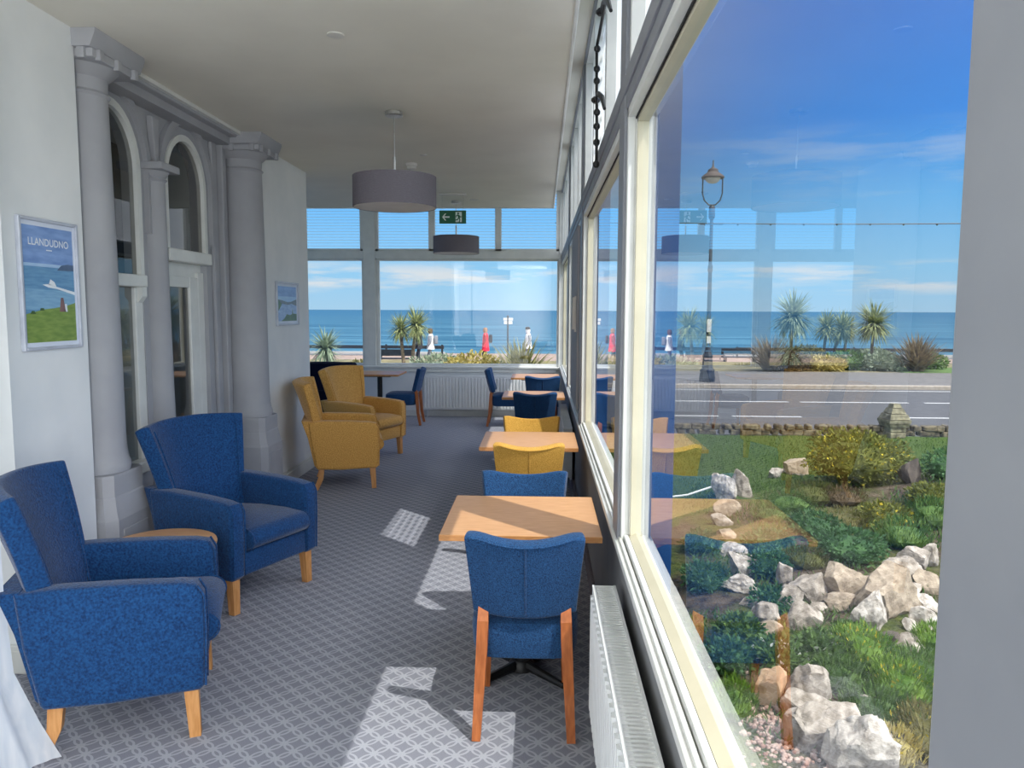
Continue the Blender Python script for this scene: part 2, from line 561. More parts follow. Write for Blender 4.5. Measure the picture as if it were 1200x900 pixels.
D1 = bpy.data.objects.new('door_1', None); COL.objects.link(D1); D1['kind'] = 'structure'
D1['label'] = 'white framed glazed door under a round-headed light in the second arch'
bm = B()
arch_frame(bm, 5.38, 6.04, 2.60, 2.12, 0.04, XR - 0.04, XR + 0.015)
box(bm, XR - 0.10, XR + 0.04, 5.36, 6.06, 2.04, 2.13, 0.01)
box(bm, XR - 0.12, XR - 0.05, 5.38, 6.04, 1.94, 2.04, 0.004)
box(bm, XR - 0.12, XR - 0.03, 5.94, 6.04, 0.0, 1.98, 0.004)
struct('door_frame', bm, M['frame'], D1)
bm = B(); arch_pane(bm, 5.42, 6.0, 2.1, 2.60, XR - 0.015); struct('fanlight_pane', bm, M['glassdark'], D1)
bm = B()
box(bm, XR - 0.07, XR - 0.03, 5.38, 5.46, 0.0, 1.94, 0.004); box(bm, XR - 0.07, XR - 0.03, 5.80, 5.94, 0.0, 1.94, 0.004)
box(bm, XR - 0.07, XR - 0.03, 5.46, 5.80, 1.86, 1.94, 0.004); box(bm, XR - 0.07, XR - 0.03, 5.46, 5.80, 0.0, 0.3, 0.004)
dl = struct('door_leaf', bm, M['frame'], D1)
bm = B(); poly(bm, [(XR - 0.05, 5.46, 0.3), (XR - 0.05, 5.80, 0.3), (XR - 0.05, 5.80, 1.86), (XR - 0.05, 5.46, 1.86)])
struct('door_pane', bm, M['glassdark'], D1)

# curtains hanging in the room behind
def curtain(name, label, y0, y1, z0, z1, x, m, waves=5):
    bm = B()
    n = 40
    rings = []
    for k in range(n + 1):
        y = y0 + (y1 - y0) * k / n
        xx = x + 0.03 * math.sin(2 * PI * waves * k / n)
        rings.append([(xx, y, z0), (xx, y, z1)])
    loft(bm, rings, False, closed=False)
    o = obj(name, bm, m)
    return tag(o, label, 'curtain')
curtain('curtain', 'beige curtain hanging inside the arched sash window behind the near column', 4.70, 4.94, 0.75, 2.95, XR - 0.30, M['beige'])
curtain('curtain', 'brown curtain hanging inside the arched light above the glazed door', 5.70, 6.0, 2.0, 3.0, XR - 0.30, mat('brown_curtain', S(92, 76, 52), S(122, 104, 74), scale=4, stretch=(6, 6, .5), rough=0.9))

# columns
def column(label, x, y, r):
    t = thing('column', label, 'column', (x, y, 0))
    bm = B()
    lathe(bm, [(r * 1.10, 0.785), (r * 1.14, 0.81), (r * 1.12, 0.835), (r * 1.08, 0.85), (r * 1.03, 0.90), (r, 1.0), (r * 0.97, 2.0), (r * 0.9, 2.84)], seg=36)
    obj('shaft', bm, M['grey_paint'], t)
    bm = B()
    lathe(bm, [(r * 0.9, 2.835), (r * 0.98, 2.85), (r * 0.9, 2.865), (r * 0.92, 2.93), (r * 1.05, 2.95), (r * 1.3, 2.99)], seg=36)
    box(bm, -0.225, 0.225, -0.225, 0.225, 2.985, 3.03, 0.006)
    prism(bm, [(-0.225, 3.03), (0.225, 3.03), (0.255, 3.10), (0.255, ZC), (-0.255, ZC), (-0.255, 3.10)], 'y', -0.25, 0.25, 0.004)
    for k in (-2, 0, 2):
        box(bm, 0.215, 0.245, k * 0.085 - 0.02, k * 0.085 + 0.02, 2.975, 3.03, 0.004)
        box(bm, k * 0.085 - 0.02, k * 0.085 + 0.02, -0.245, -0.215, 2.975, 3.03, 0.004)
    obj('capital', bm, M['grey_paint'], t)
    bm = B()
    def octo(h, cx):
        return [(-h, -h + cx), (-h + cx, -h), (h - cx, -h), (h, -h + cx), (h, h - cx), (h - cx, h), (-h + cx, h), (-h, h - cx)]
    def ring(h, z):
        return [(p[0], p[1], z) for p in octo(h, h * 0.22)]
    loft(bm, [ring(0.222, 0), ring(0.222, 0.54), ring(0.215, 0.56), ring(0.208, 0.585), ring(0.205, 0.60), ring(0.196, 0.655), ring(0.192, 0.665), ring(0.192, 0.77), ring(0.19, 0.785)])
    obj('pedestal', bm, M['grey_paint'], t, smooth=False)
    bm = B()
    box(bm, 0.219, 0.228, -0.13, 0.13, 0.06, 0.48, 0.004)
    obj('pedestal_panel', bm, M['grey_paint'], t, smooth=False)
    return t
column('thick grey column with moulded capital just beyond the near pier', -2.53, 4.21, 0.165)
column('thick grey column with moulded capital beside the far pier and small picture', -2.52, 6.50, 0.172)

# ------------------------------------------------------------------ right-hand window wall
bays = [(-2.7, 0.30), (0.575, 2.93), (3.11, 5.92), (6.12, 8.85), (9.03, 12.20)]
posts = [(0.30, 0.575), (2.93, 3.11), (5.92, 6.12), (8.85, 9.03)]
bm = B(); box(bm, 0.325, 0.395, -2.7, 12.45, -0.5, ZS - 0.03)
struct('wall_right', bm, mat('shaded_wall_paint', S(128, 130, 134), S(136, 138, 141), rough=0.85, scale=4), label='low wall under the long run of windows')  # shadow below the sill is put into this wall colour
bm = B()
box(bm, 0.29, 0.335, -2.7, 12.2, ZS - 0.03, ZS, 0.006)
box(bm, 0.335, 0.395, -2.7, 12.2, ZS - 0.045, ZS - 0.012)
struct('trim_7', bm, M['frame'], label='white window sill along the right side')
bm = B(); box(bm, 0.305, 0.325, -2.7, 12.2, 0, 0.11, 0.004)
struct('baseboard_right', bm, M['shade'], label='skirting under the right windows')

def wn(i, label):
    o = bpy.data.objects.new('window_%d' % i, None); COL.objects.link(o)
    o['kind'] = 'structure'; o['label'] = label
    return o

def clear_quad(y0, y1, z0, z1, x):
    bm = B(); poly(bm, [(x, y0, z0), (x, y1, z0), (x, y1, z1), (x, y0, z1)])
    return bm

def side_bay(i, y0, y1, label, tops, panel=False):
    W = wn(i, label)
    bm = B()
    # bottom rail: stepped ribs up to the bead
    box(bm, 0.305, 0.318, y0, y1, ZS - 0.005, ZS + 0.012, 0.003)
    box(bm, 0.322, 0.340, y0, y1, ZS - 0.005, ZS + 0.028, 0.004)
    # stiles
    for a, b in (((y0, y0 + 0.03), (y1 - 0.03, y1)) if i != 3 else ((y0, y0 + 0.002), (y1 - 0.03, y1))):
        box(bm, 0.312, 0.340, a, b, ZS, ZT0, 0.003)
        box(bm, 0.340, 0.40, a, b, ZS, ZT0)
    # head
    box(bm, 0.312, 0.40, y0, y1, ZT0 - 0.035, ZT0 + 0.002, 0.003)
    struct('window_frame', bm, M['frame'], W)
    bm = B()
    prism(bm, [(0.341, ZS - 0.01), (0.341, ZS + 0.026), (0.366, ZS + 0.040), (0.39, ZS + 0.040), (0.39, ZS - 0.01)], 'y', y0 + 0.03, y1 - 0.03)
    for a, b in (((y0 + 0.03, y0 + 0.05), (y1 - 0.05, y1 - 0.03)) if i != 3 else ((y0, y0 + 0.004), (y1 - 0.05, y1 - 0.03))):
        box(bm, 0.345, 0.385, a, b, ZS + 0.03, ZT0 - 0.035)
    box(bm, 0.345, 0.385, y0 + 0.03, y1 - 0.03, ZT0 - 0.055, ZT0 - 0.035)
    struct('glazing_bead', bm, M['cream'], W)
    bm = B()
    box(bm, 0.338, 0.3425, y0 + 0.03, y1 - 0.03, ZT0 - 0.042, ZT0 - 0.034)
    struct('head_seal', bm, M['rubber'], W)
    if not panel:
        struct('pane', clear_quad(y0 + (0.045 if i != 3 else 0.0), y1 - 0.045, ZS + 0.035, ZT0 - 0.05, XG), M['glass'], W)
    else:
        struct('pane', clear_quad(y0 + 0.60, y1 - 0.045, ZS + 0.035, ZT0 - 0.05, XG), M['glass'], W)
    n = len(tops)
    w = (y1 - y0) / n
    for k, mname in enumerate(tops):
        a, b = y0 + k * w, y0 + (k + 1) * w
        bm = B()
        box(bm, 0.315, 0.41, a, a + 0.035, ZT1, ZU, 0.003)
        box(bm, 0.315, 0.41, b - 0.035, b, ZT1, ZU, 0.003)
        box(bm, 0.318, 0.40, a + 0.035, b - 0.035, ZT1, ZT1 + 0.03, 0.003)
        box(bm, 0.318, 0.40, a + 0.035, b - 0.035, ZU - 0.035, ZU, 0.003)
        f = struct('top_light_frame', bm, M['frame'], W)
        o = struct('top_light_pane', clear_quad(a + 0.03, b - 0.03, ZT1 + 0.02, ZU - 0.02, XG), M[mname], f)
    return W

side_bay(2, *bays[0], 'window bay beside and behind the viewer', ['reeded'] * 2)
side_bay(3, *bays[1], 'large nearest window bay looking onto the rockery', ['reeded', 'reeded'])
side_bay(4, *bays[2], 'second window bay, beyond the nearest mullion', ['reeded', 'filmopen', 'reeded'])
side_bay(5, *bays[3], 'third window bay holding the sliding panel', ['reeded', 'reeded', 'reeded'], panel=True)
side_bay(6, *bays[4], 'farthest window bay in the corner', ['reeded', 'reeded', 'reeded'])

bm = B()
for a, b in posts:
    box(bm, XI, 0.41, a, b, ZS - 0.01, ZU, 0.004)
struct('trim_8', bm, M['post'], label='mullion posts between the right-hand windows, indoor shade put into their grey')
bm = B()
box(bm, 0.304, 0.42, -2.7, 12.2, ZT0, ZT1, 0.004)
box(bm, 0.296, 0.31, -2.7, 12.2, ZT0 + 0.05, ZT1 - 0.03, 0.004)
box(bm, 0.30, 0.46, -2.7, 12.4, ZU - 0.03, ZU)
struct('trim_9', bm, M['post'], label='transom beam above the large right-hand panes, indoor shade put into its grey')
bm = B(); box(bm, 0.306, 0.318, 0.46, 0.485, ZS, 2.5, 0.003)
struct('trim_10', bm, M['frame'], label='thin white bead on the post at the right edge')
# deep blue outer posts standing outside each mullion
for k, (a, b) in enumerate(posts[1:]):
    bm = B(); box(bm, 0.42, 0.515, a + 0.02, b - 0.01, -0.6, ZU, 0.004)
    o = obj('outer_post', bm, M['postblue'], smooth=False)
    tag(o, ['deep blue post outside the glass at the nearest mullion', 'deep blue post outside the glass at the second mullion', 'deep blue post outside the glass at the mullion farthest from the camera'][k], 'post', 'blue posts outside the mullions')

# sliding grey panel with handle in the third bay
t = thing('sliding_panel', 'grey sliding window panel with a small white handle, in front of a dark gap', 'panel', (0.30, 6.9, ZS))
bm = B(); box(bm, 0.0, 0.03, -0.32, 0.9, 0.03, 1.60, 0.004); obj('panel_board', bm, M['grey_paint'], t, smooth=False)
bm = B(); box(bm, 0.02, 0.05, -0.78, -0.32, 0.03, 1.60); obj('dark_gap', bm, M['rubber'], t, smooth=False)
bm = B(); box(bm, -0.035, 0.0, -0.20, -0.17, 0.72, 1.0, 0.006); box(bm, -0.015, 0.0, -0.205, -0.165, 0.70, 0.73); box(bm, -0.015, 0, -0.205, -0.165, 0.98, 1.01)
obj('handle', bm, M['plastic'], t)

# black winding gear for the opening top light
t = thing('window_winder', 'black winding rod and chain with two curved handles beside the top lights', 'window winder', (0.275, 4.05, 2.44))
bm = B()
tube(bm, [(0.012, -0.40, 0.72), (0.006, -0.20, 0.66), (0.0, 0.10, 0.62), (0.0, 0.06, 0.40), (0.0, 0.0, 0.18), (0.0, 0.0, 0.0)], 0.008, 8)
for zz in (0.60, 0.50, 0.44, 0.27, 0.20, 0.12, 0.01):
    lathe(bm, [(0.008, -0.018), (0.017, -0.007), (0.017, 0.007), (0.008, 0.018)], (0.0, 0.06 if zz > 0.3 else 0.01, zz), 8)
obj('rod', bm, M['black'], t)
for y, z in ((-0.16, 0.70), (0.12, 0.36)):
    bm = B()
    lathe(bm, [(0.014, -0.016), (0.024, -0.006), (0.024, 0.006), (0.014, 0.016)], (0.0, y, z), 10)
    tube(bm, [(0.0, y, z), (0.006, y - 0.12, z + 0.0), (0.012, y - 0.28, z - 0.06), (0.014, y - 0.42, z - 0.15)], [0.009, 0.013, 0.013, 0.008], 8)
    obj('winder_handle', bm, M['black'], t)

# ------------------------------------------------------------------ far wall
bm = B(); box(bm, -6.7, 0.45, YF, YF + 0.14, 0, 0.775)
struct('wall_far', bm, M['wall'], label='low white wall under the far windows')
bm = B()
box(bm, -6.7, 0.33, YF - 0.06, YF + 0.16, 0.775, 0.805, 0.006)
box(bm, -6.7, 0.33, YF - 0.03, YF + 0.0, 0.71, 0.775, 0.004)
struct('trim_11', bm, M['frame'], label='white sill and apron below the far windows')
bm = B(); box(bm, -6.7, 0.32, YF - 0.02, YF, 0, 0.10, 0.004)
struct('baseboard_far', bm, M['frame'], label='skirting under the far windows')
bm = B()
for x0, x1 in ((-2.83, -2.64), (-5.0, -4.85), (-6.7, -6.6)):
    box(bm, x0, x1, YF - 0.02, YF + 0.10, 0.80, ZU, 0.004)
box(bm, -2.64, -2.60, YF + 0.0, YF + 0.07, 0.80, 2.5, 0.003)
box(bm, 0.27, 0.42, YF - 0.02, YF + 0.16, 0.78, ZU, 0.004)
box(bm, -6.7, 0.30, YF - 0.015, YF + 0.10, 2.50, 2.62, 0.004)
struct('trim_12', bm, M['frame'], label='white posts and transom of the far window wall')

def far_bay(i, x0, x1, tops, label):
    W = wn(i, label)
    bm = B()
    box(bm, x0, x1, YF + 0.01, YF + 0.07, 0.80, 0.845, 0.004)
    box(bm, x0, x1, YF + 0.01, YF + 0.07, 2.47, 2.50, 0.004)
    box(bm, x0, x0 + 0.03, YF + 0.01, YF + 0.07, 0.84, 2.47, 0.004); box(bm, x1 - 0.03, x1, YF + 0.01, YF + 0.07, 0.84, 2.47, 0.004)
    struct('window_frame', bm, M['frame'], W)
    bm = B(); poly(bm, [(x0 + 0.02, YF + 0.04, 0.83), (x1 - 0.02, YF + 0.04, 0.83), (x1 - 0.02, YF + 0.04, 2.48), (x0 + 0.02, YF + 0.04, 2.48)])
    struct('pane', bm, M['glass'], W)
    for a, b in zip(tops[:-1], tops[1:]):
        bm = B()
        box(bm, a, a + 0.05, YF, YF + 0.07, 2.62, ZU, 0.003); box(bm, b - 0.05, b, YF, YF + 0.07, 2.62, ZU, 0.003)
        box(bm, a, b, YF + 0.0, YF + 0.07, 2.62, 2.66, 0.003)
        f = struct('top_light_frame', bm, M['frame'], W)
        bm = B(); poly(bm, [(a + 0.04, YF + 0.04, 2.64), (b - 0.04, YF + 0.04, 2.64), (b - 0.04, YF + 0.04, ZU), (a + 0.04, YF + 0.04, ZU)])
        struct('top_light_pane', bm, M['film'], f)
far_bay(7, -2.61, 0.27, [-2.64, -1.74, -0.69, 0.27], 'wide far window looking out to sea')
far_bay(8, -4.85, -2.83, [-4.85, -3.84, -2.83], 'far window left of the post, partly hidden by the pier')
far_bay(9, -6.6, -5.0, [-6.6, -5.0], 'far window out of sight behind the pier')

# ------------------------------------------------------------------ radiators
def radiator(label, L, z0, z1, loc, rotz, group='white panel radiators under the windows'):
    """Local: length along +x, front toward -y, back at y=0.1"""
    t = thing('radiator', label, 'radiator', loc, rotz, group)
    bm = B()
    n = int(L / 0.05)
    pts = [(0, 0.02)]
    for k in range(n):
        x = L * k / n
        w = L / n
        pts += [(x + w * 0.12, 0.02), (x + w * 0.26, 0.0), (x + w * 0.74, 0.0), (x + w * 0.88, 0.02)]
    pts += [(L, 0.02), (L, 0.035), (0, 0.035)]
    prism(bm, pts, 'z', z0 + 0.03, z1 - 0.03)
    box(bm, 0, L, 0.012, 0.035, z0, z0 + 0.035, 0.004); box(bm, 0, L, 0.012, 0.035, z1 - 0.035, z1, 0.004)
    obj('front_panel', bm, M['radiator'], t, smooth=False)
    bm = B(); box(bm, 0, L, 0.075, 0.095, z0, z1, 0.004); obj('rear_panel', bm, M['radiator'], t, smooth=False)
    bm = B()
    box(bm, 0, L, 0.008, 0.018, z1 - 0.01, z1 + 0.006); box(bm, 0, L, 0.088, 0.098, z1 - 0.01, z1 + 0.006)
    k = 0
    x = 0.012
    while x < L - 0.012:
        box(bm, x, x + 0.009, 0.016, 0.09, z1 - 0.006, z1 + 0.003)
        x += 0.02
    obj('top_grille', bm, M['radiator'], t, smooth=False)
    for sx in (0, L - 0.004):
        bm = B(); box(bm, sx - 0.002, sx + 0.006, 0.008, 0.098, z0 + 0.02, z1 + 0.004, 0.002); obj('side_panel', bm, M['radiator'], t, smooth=False)
    for px_ in (0.06, L - 0.06):
        bm = B(); tube(bm, [(px_, 0.05, z0 + 0.02), (px_, 0.05, 0.0)], 0.01, 8)
        obj('pipe', bm, M['radiator'], t)
    return t
radiator('white radiator under the nearest right-hand window, its top grille in view', 2.05, 0.12, 0.635, (0.197, 2.9, 0), -PI / 2)
radiator('white radiator under the right-hand windows beside the yellow chairs and third table', 1.9, 0.12, 0.60, (0.20, 9.0, 0), -PI / 2)
radiator('wide ribbed white radiator below the far sea window', 1.62, 0.12, 0.655, (-1.87, YF - 0.13, 0), 0)

# ------------------------------------------------------------------ ceiling fittings
def pendant(label, x, y, group='grey drum pendant lights'):
    t = thing('pendant_light', label, 'pendant light', (x, y, 0), 0, group)
    bm = B(); lathe(bm, [(0.06, ZC), (0.065, ZC - 0.005), (0.065, ZC - 0.028), (0.058, ZC - 0.034), (0.012, ZC - 0.036)], seg=28); obj('ceiling_rose', bm, M['chrome'], t)
    bm = B(); tube(bm, [(0, 0, ZC - 0.03), (0, 0, 2.72)], 0.004, 8); obj('cable', bm, M['chrome'], t)
    bm = B(); tube(bm, [(0, 0, 2.80), (0, 0, 2.62)], 0.01, 10); obj('rod', bm, M['chrome'], t)
    bm = B(); lathe(bm, [(0.30, 2.44), (0.302, 2.44), (0.302, 2.66), (0.30, 2.66), (0.297, 2.66), (0.297, 2.44)], seg=64, cap=False)
    lathe(bm, [(0.298, 2.655), (0.02, 2.658)], seg=64, cap=True)
    obj('drum_shade', bm, M['shade'], t)
    bm = B(); lathe(bm, [(0.296, 2.442), (0.296, 2.452)], seg=64); obj('diffuser', bm, M['diffuser'], t)
    return t
P1 = pendant('grey drum pendant light nearest the camera, on a thin metal cable', -1.075, 5.66)
dup(P1, (-1.13, 10.2, 0), 0, 'grey drum pendant light hanging beyond the green exit sign')

t = thing('exit_sign', 'green exit sign with arrow and running figure hanging before the far windows', 'exit sign', (-1.10, 9.55, 0))
bm = B(); box(bm, -0.165, 0.165, -0.04, 0.04, ZC - 0.018, ZC, 0.004); obj('ceiling_bracket', bm, M['plastic'], t)
for sx in (-0.13, 0.13):
    bm = B(); tube(bm, [(sx, 0, ZC - 0.015), (sx, 0, 2.90)], 0.002, 6); obj('hanger', bm, M['chrome'], t)
bm = B(); box(bm, -0.165, 0.165, -0.004, 0.004, 2.755, 2.915, 0.001, 1); pl = obj('sign_plate', bm, M['exitgreen'], t, smooth=False)
bm = B()
def sp(pts, y=-0.0052):
    poly(bm, [(p[0], y, 2.835 + p[1]) for p in pts])
# arrow to the left
sp([(-0.130, 0.0), (-0.095, 0.042), (-0.078, 0.042), (-0.105, 0.009), (-0.038, 0.009), (-0.038, -0.009), (-0.105, -0.009), (-0.078, -0.042), (-0.095, -0.042)])
obj('arrow', bm, M['exitwhite'], pl, smooth=False)
bm = B()
# doorway as a frame of white with the green runner in front
sp([(0.035, -0.062), (0.035, 0.062), (0.112, 0.062), (0.112, -0.062)])
obj('doorway', bm, M['exitwhite'], pl, smooth=False)
bm = B()
def ellipse(cx, cz, r, y):
    poly(bm, [(cx + r * math.cos(2 * PI * k / 14), y, 2.835 + cz + r * math.sin(2 * PI * k / 14)) for k in range(14)])
yy = -0.0062
ellipse(0.068, 0.043, 0.012, yy)
sp([(0.058, 0.03), (0.082, 0.026), (0.090, -0.012), (0.070, -0.016)], yy)
sp([(0.060, 0.03), (0.042, 0.02), (0.036, -0.002), (0.043, -0.004), (0.050, 0.012), (0.064, 0.018)], yy)
sp([(0.080, 0.024), (0.100, 0.004), (0.112, 0.010), (0.112, 0.002), (0.098, -0.008), (0.080, 0.010)], yy)
sp([(0.070, -0.010), (0.054, -0.026), (0.036, -0.030), (0.036, -0.042), (0.060, -0.038), (0.080, -0.016)], yy)
sp([(0.078, -0.014), (0.090, -0.012), (0.094, -0.036), (0.086, -0.062), (0.074, -0.062), (0.082, -0.038)], yy)
obj('running_figure', bm, M['exitgreen'], pl, smooth=False)

def ceiling_disc(name, label, cat, x, y, prof, m=None):
    bm = B(); lathe(bm, [(r, ZC - z) for r, z in prof], (x, y, 0), 24)
    return tag(obj(name, bm, m or M['plastic']), label, cat)
ceiling_disc('ceiling_spotlight', 'small white recessed disc on the ceiling nearest the camera', 'ceiling light', -1.08, 4.10, [(0.045, 0), (0.045, 0.006), (0.03, 0.01)])
ceiling_disc('smoke_detector', 'stepped white smoke detector on the ceiling behind the nearest pendant', 'smoke detector', -1.28, 7.62, [(0.055, 0), (0.055, 0.02), (0.045, 0.03), (0.045, 0.05), (0.03, 0.058)])
ceiling_disc('ceiling_spotlight', 'small white disc on the ceiling just beyond the smoke detector', 'ceiling light', -1.1, 7.2, [(0.035, 0), (0.035, 0.006), (0.02, 0.01)])
ceiling_disc('ceiling_spotlight', 'flat white disc on the ceiling right of the exit sign', 'ceiling light', -0.88, 10.05, [(0.06, 0), (0.06, 0.008), (0.045, 0.012)])

# ------------------------------------------------------------------ pictures
def flat(name, parent, pieces, mats):
    bm = B()
    for x, pts, mi in pieces:
        poly(bm, [(x, p[0], p[1]) for p in pts], mi)
    return obj(name, bm, mats, parent, smooth=False)

def frame_bm(w, h, fw, d):
    bm = B()
    box(bm, 0, d, -w / 2, -w / 2 + fw, -h / 2, h / 2, 0.004); box(bm, 0, d, w / 2 - fw, w / 2, -h / 2, h / 2, 0.004)
    box(bm, 0, d, -w / 2 + fw, w / 2 - fw, -h / 2, -h / 2 + fw, 0.004); box(bm, 0, d, -w / 2 + fw, w / 2 - fw, h / 2 - fw, h / 2, 0.004)
    return bm

A = {k: mat('print_' + k, c, c2, rough=0.35, scale=sc, stretch=st) for k, c, c2, sc, st in [
    ('sky', S(108, 142, 200), S(140, 172, 222), 6, (1, 1, 4)), ('haze', S(150, 186, 226), S(176, 204, 234), 6, (1, 1, 6)),
    ('sea', S(92, 142, 186), S(112, 160, 198), 10, (1, 1, 8)), ('shallows', S(120, 166, 204), S(140, 184, 214), 10, (1, 1, 8)),
    ('green', S(112, 142, 62), S(138, 162, 80), 14, (1, 1, 5)), ('dkgreen', S(62, 92, 44), S(84, 112, 58), 20, (1, 1, 1)),
    ('headland', S(72, 94, 128), S(92, 112, 142), 14, (1, 1, 1)), ('white', S(232, 238, 246), S(240, 244, 250), 6, (1, 1, 1)),
    ('lake', S(132, 160, 206), S(168, 190, 224), 12, (1, 1, 4)), ('hill', S(84, 96, 112), S(112, 118, 122), 14, (1, 1, 1)),
    ('figure', S(120, 90, 92), S(140, 106, 104), 12, (1, 1, 1))]}

t = thing('framed_poster', 'tall silver-framed seaside travel poster on the near white pier', 'poster', (-2.40, 3.68, 1.812))
obj('picture_frame', frame_bm(0.45, 0.625, 0.016, 0.022), M['silverframe'], t, smooth=False)
bm = B(); box(bm, 0.0, 0.008, -0.212, 0.212, -0.30, 0.30); obj('border', bm, M['mount'], t, smooth=False)
W_, H_ = 0.19, 0.275
x = 0.009
pc = [(x, [(-W_, -H_), (W_, -H_), (W_, H_), (-W_, H_)], 0),
      (x + .0004, [(-W_, 0.02), (W_, 0.02), (W_, 0.10), (-W_, 0.10)], 1),
      (x + .0006, [(-W_, -H_), (W_, -H_), (W_, 0.085), (-W_, 0.085)], 2),
      (x + .0007, [(-W_, -0.12), (W_, -0.12), (W_, -0.03), (-W_, -0.02)], 3),
      (x + .0008, [(0.055, 0.072), (0.09, 0.098), (0.14, 0.106), (W_, 0.104), (W_, 0.075)], 6),
      (x + .0009, [(-0.06, 0.0), (0.0, 0.006), (0.0, 0.0), (W_, -0.03), (W_, -0.045), (0.05, -0.018), (-0.02, -0.012)], 7),
      (x + .0009, [(-0.015, 0.0), (0.0, 0.028), (0.03, 0.016), (0.045, -0.006)], 7),
      (x + .0010, [(-W_, -H_), (W_, -H_), (W_, -0.085), (0.12, -0.10), (0.02, -0.112), (-0.06, -0.118), (-W_, -0.14)], 4),
      (x + .0012, [(0.06, -0.13), (0.075, -0.06), (0.095, -0.06), (0.11, -0.13)], 8),
      (x + .0012, [(0.10, -0.13), (0.105, -0.09), (0.12, -0.09), (0.125, -0.13)], 7),
      (x + .0012, [(-0.09, -0.124), (-0.085, -0.112), (-0.06, -0.112), (-0.055, -0.124)], 5),
      (x + .0012, [(-0.16, -0.14), (-0.15, -0.125), (-0.13, -0.125), (-0.12, -0.14)], 5)]
pr = flat('print', t, pc, [A['sky'], A['haze'], A['sea'], A['shallows'], A['green'], A['dkgreen'], A['headland'], A['white'], A['figure']])
bm = B()
fm = Matrix(((0, 0, 1, 0.0112), (1, 0, 0, 0), (0, 1, 0, 0.185), (0, 0, 0, 1)))
text_into(bm, 'LLANDUDNO', 0.049, fm, 0, 0.0006, 1.02)
obj('title', bm, A['white'], pr, smooth=False)
bm = B(); fm[2][3] = 0.162
text_into(bm, 'Wales', 0.016, fm, 0)
# soft subtitle of the poster is unreadable: shown as one short pale bar
bm.free(); bm = B(); poly(bm, [(0.0112, -0.022, 0.163), (0.0112, 0.022, 0.163), (0.0112, 0.022, 0.168), (0.0112, -0.022, 0.168)])
obj('subtitle_line', bm, A['white'], pr, smooth=False)

t = thing('framed_picture', 'small silver-framed lake view on the far pier beyond the second column', 'picture', (-2.47, 7.395, 1.752))
obj('picture_frame', frame_bm(0.645, 0.415, 0.018, 0.022), M['silverframe'], t, smooth=False)
bm = B(); box(bm, 0.0, 0.008, -0.307, 0.307, -0.192, 0.192); obj('border', bm, M['mount'], t, smooth=False)
W_, H_ = 0.265, 0.165
pc = [(x, [(-W_, -H_), (W_, -H_), (W_, H_), (-W_, H_)], 0),
      (x + .0004, [(-W_, 0.02), (W_, 0.02), (W_, 0.07), (-W_, 0.07)], 1),
      (x + .0006, [(-W_, -H_), (W_, -H_), (W_, 0.0), (-W_, 0.0)], 2),
      (x + .0008, [(-W_, -0.03), (-0.15, 0.0), (0.0, -0.01), (0.12, 0.0), (W_, -0.02), (W_, 0.045), (0.1, 0.02), (0.0, 0.015), (-0.14, 0.03), (-W_, 0.04)], 3),
      (x + .0010, [(-W_, -0.07), (-0.19, -0.02), (-0.17, 0.0), (-W_, 0.04)], 4),
      (x + .0010, [(-0.19, -H_), (W_, -H_), (W_, -0.10), (0.16, -0.095), (0.06, -0.11), (-0.03, -0.10), (-0.10, -0.14)], 4),
      (x + .0012, [(0.125, -0.10), (0.14, -0.04), (0.155, -0.10)], 4)]
flat('print', t, pc, [A['sky'], A['haze'], A['lake'], A['hill'], A['dkgreen']])

# ------------------------------------------------------------------ furniture
def make_table(label):
    t = thing('dining_table', label, 'table', (0, 0, 0), 0, 'oak-topped window tables')
    bm = B(); box(bm, -0.345, 0.345, -0.35, 0.35, 0.722, 0.75, 0.004, 2)
    obj('tabletop', bm, M['oak'], t, smooth=False)
    bm = B()
    for a in ((-0.346, 0.346, -0.351, -0.345), (-0.346, 0.346, 0.345, 0.351), (-0.346, -0.340, -0.35, 0.35), (0.340, 0.346, -0.35, 0.35)):
        box(bm, a[0], a[1], a[2], a[3], 0.7235, 0.7485)
    obj('edge_band', bm, M['oakedge'], t, smooth=False)
    bm = B(); lathe(bm, [(0.038, 0.03), (0.038, 0.70)], seg=20); obj('pedestal', bm, M['black'], t)
    bm = B(); box(bm, -0.2, 0.2, -0.2, 0.2, 0.70, 0.722, 0.003); obj('top_plate', bm, M['black'], t, smooth=False)
    bm = B()
    lathe(bm, [(0.06, 0.0), (0.06, 0.03), (0.045, 0.05)], seg=20)
    for k in range(4):
        a = PI / 4 + k * PI / 2
        tube(bm, [(0, 0, 0.028), (0.28 * math.cos(a), 0.28 * math.sin(a), 0.014)], [0.026, 0.014], 8)
    obj('base', bm, M['black'], t)
    return t
XT = -0.082
T1 = make_table('oak-topped table nearest the camera, behind the nearest blue chair')
T1.location = (XT, 3.52, 0)
dup(T1, (XT, 5.62, 0), 0, 'oak-topped table between the two yellow dining chairs')
dup(T1, (XT, 8.70, 0), 0, 'oak-topped table third along the right windows, just beyond the second yellow chair')
dup(T1, (XT, 11.15, 0), 0, 'oak-topped table in the far right corner by the sea window')
dup(T1, (-2.44, 11.50, 0), 0, 'oak-topped table at the far left behind the mustard armchairs')

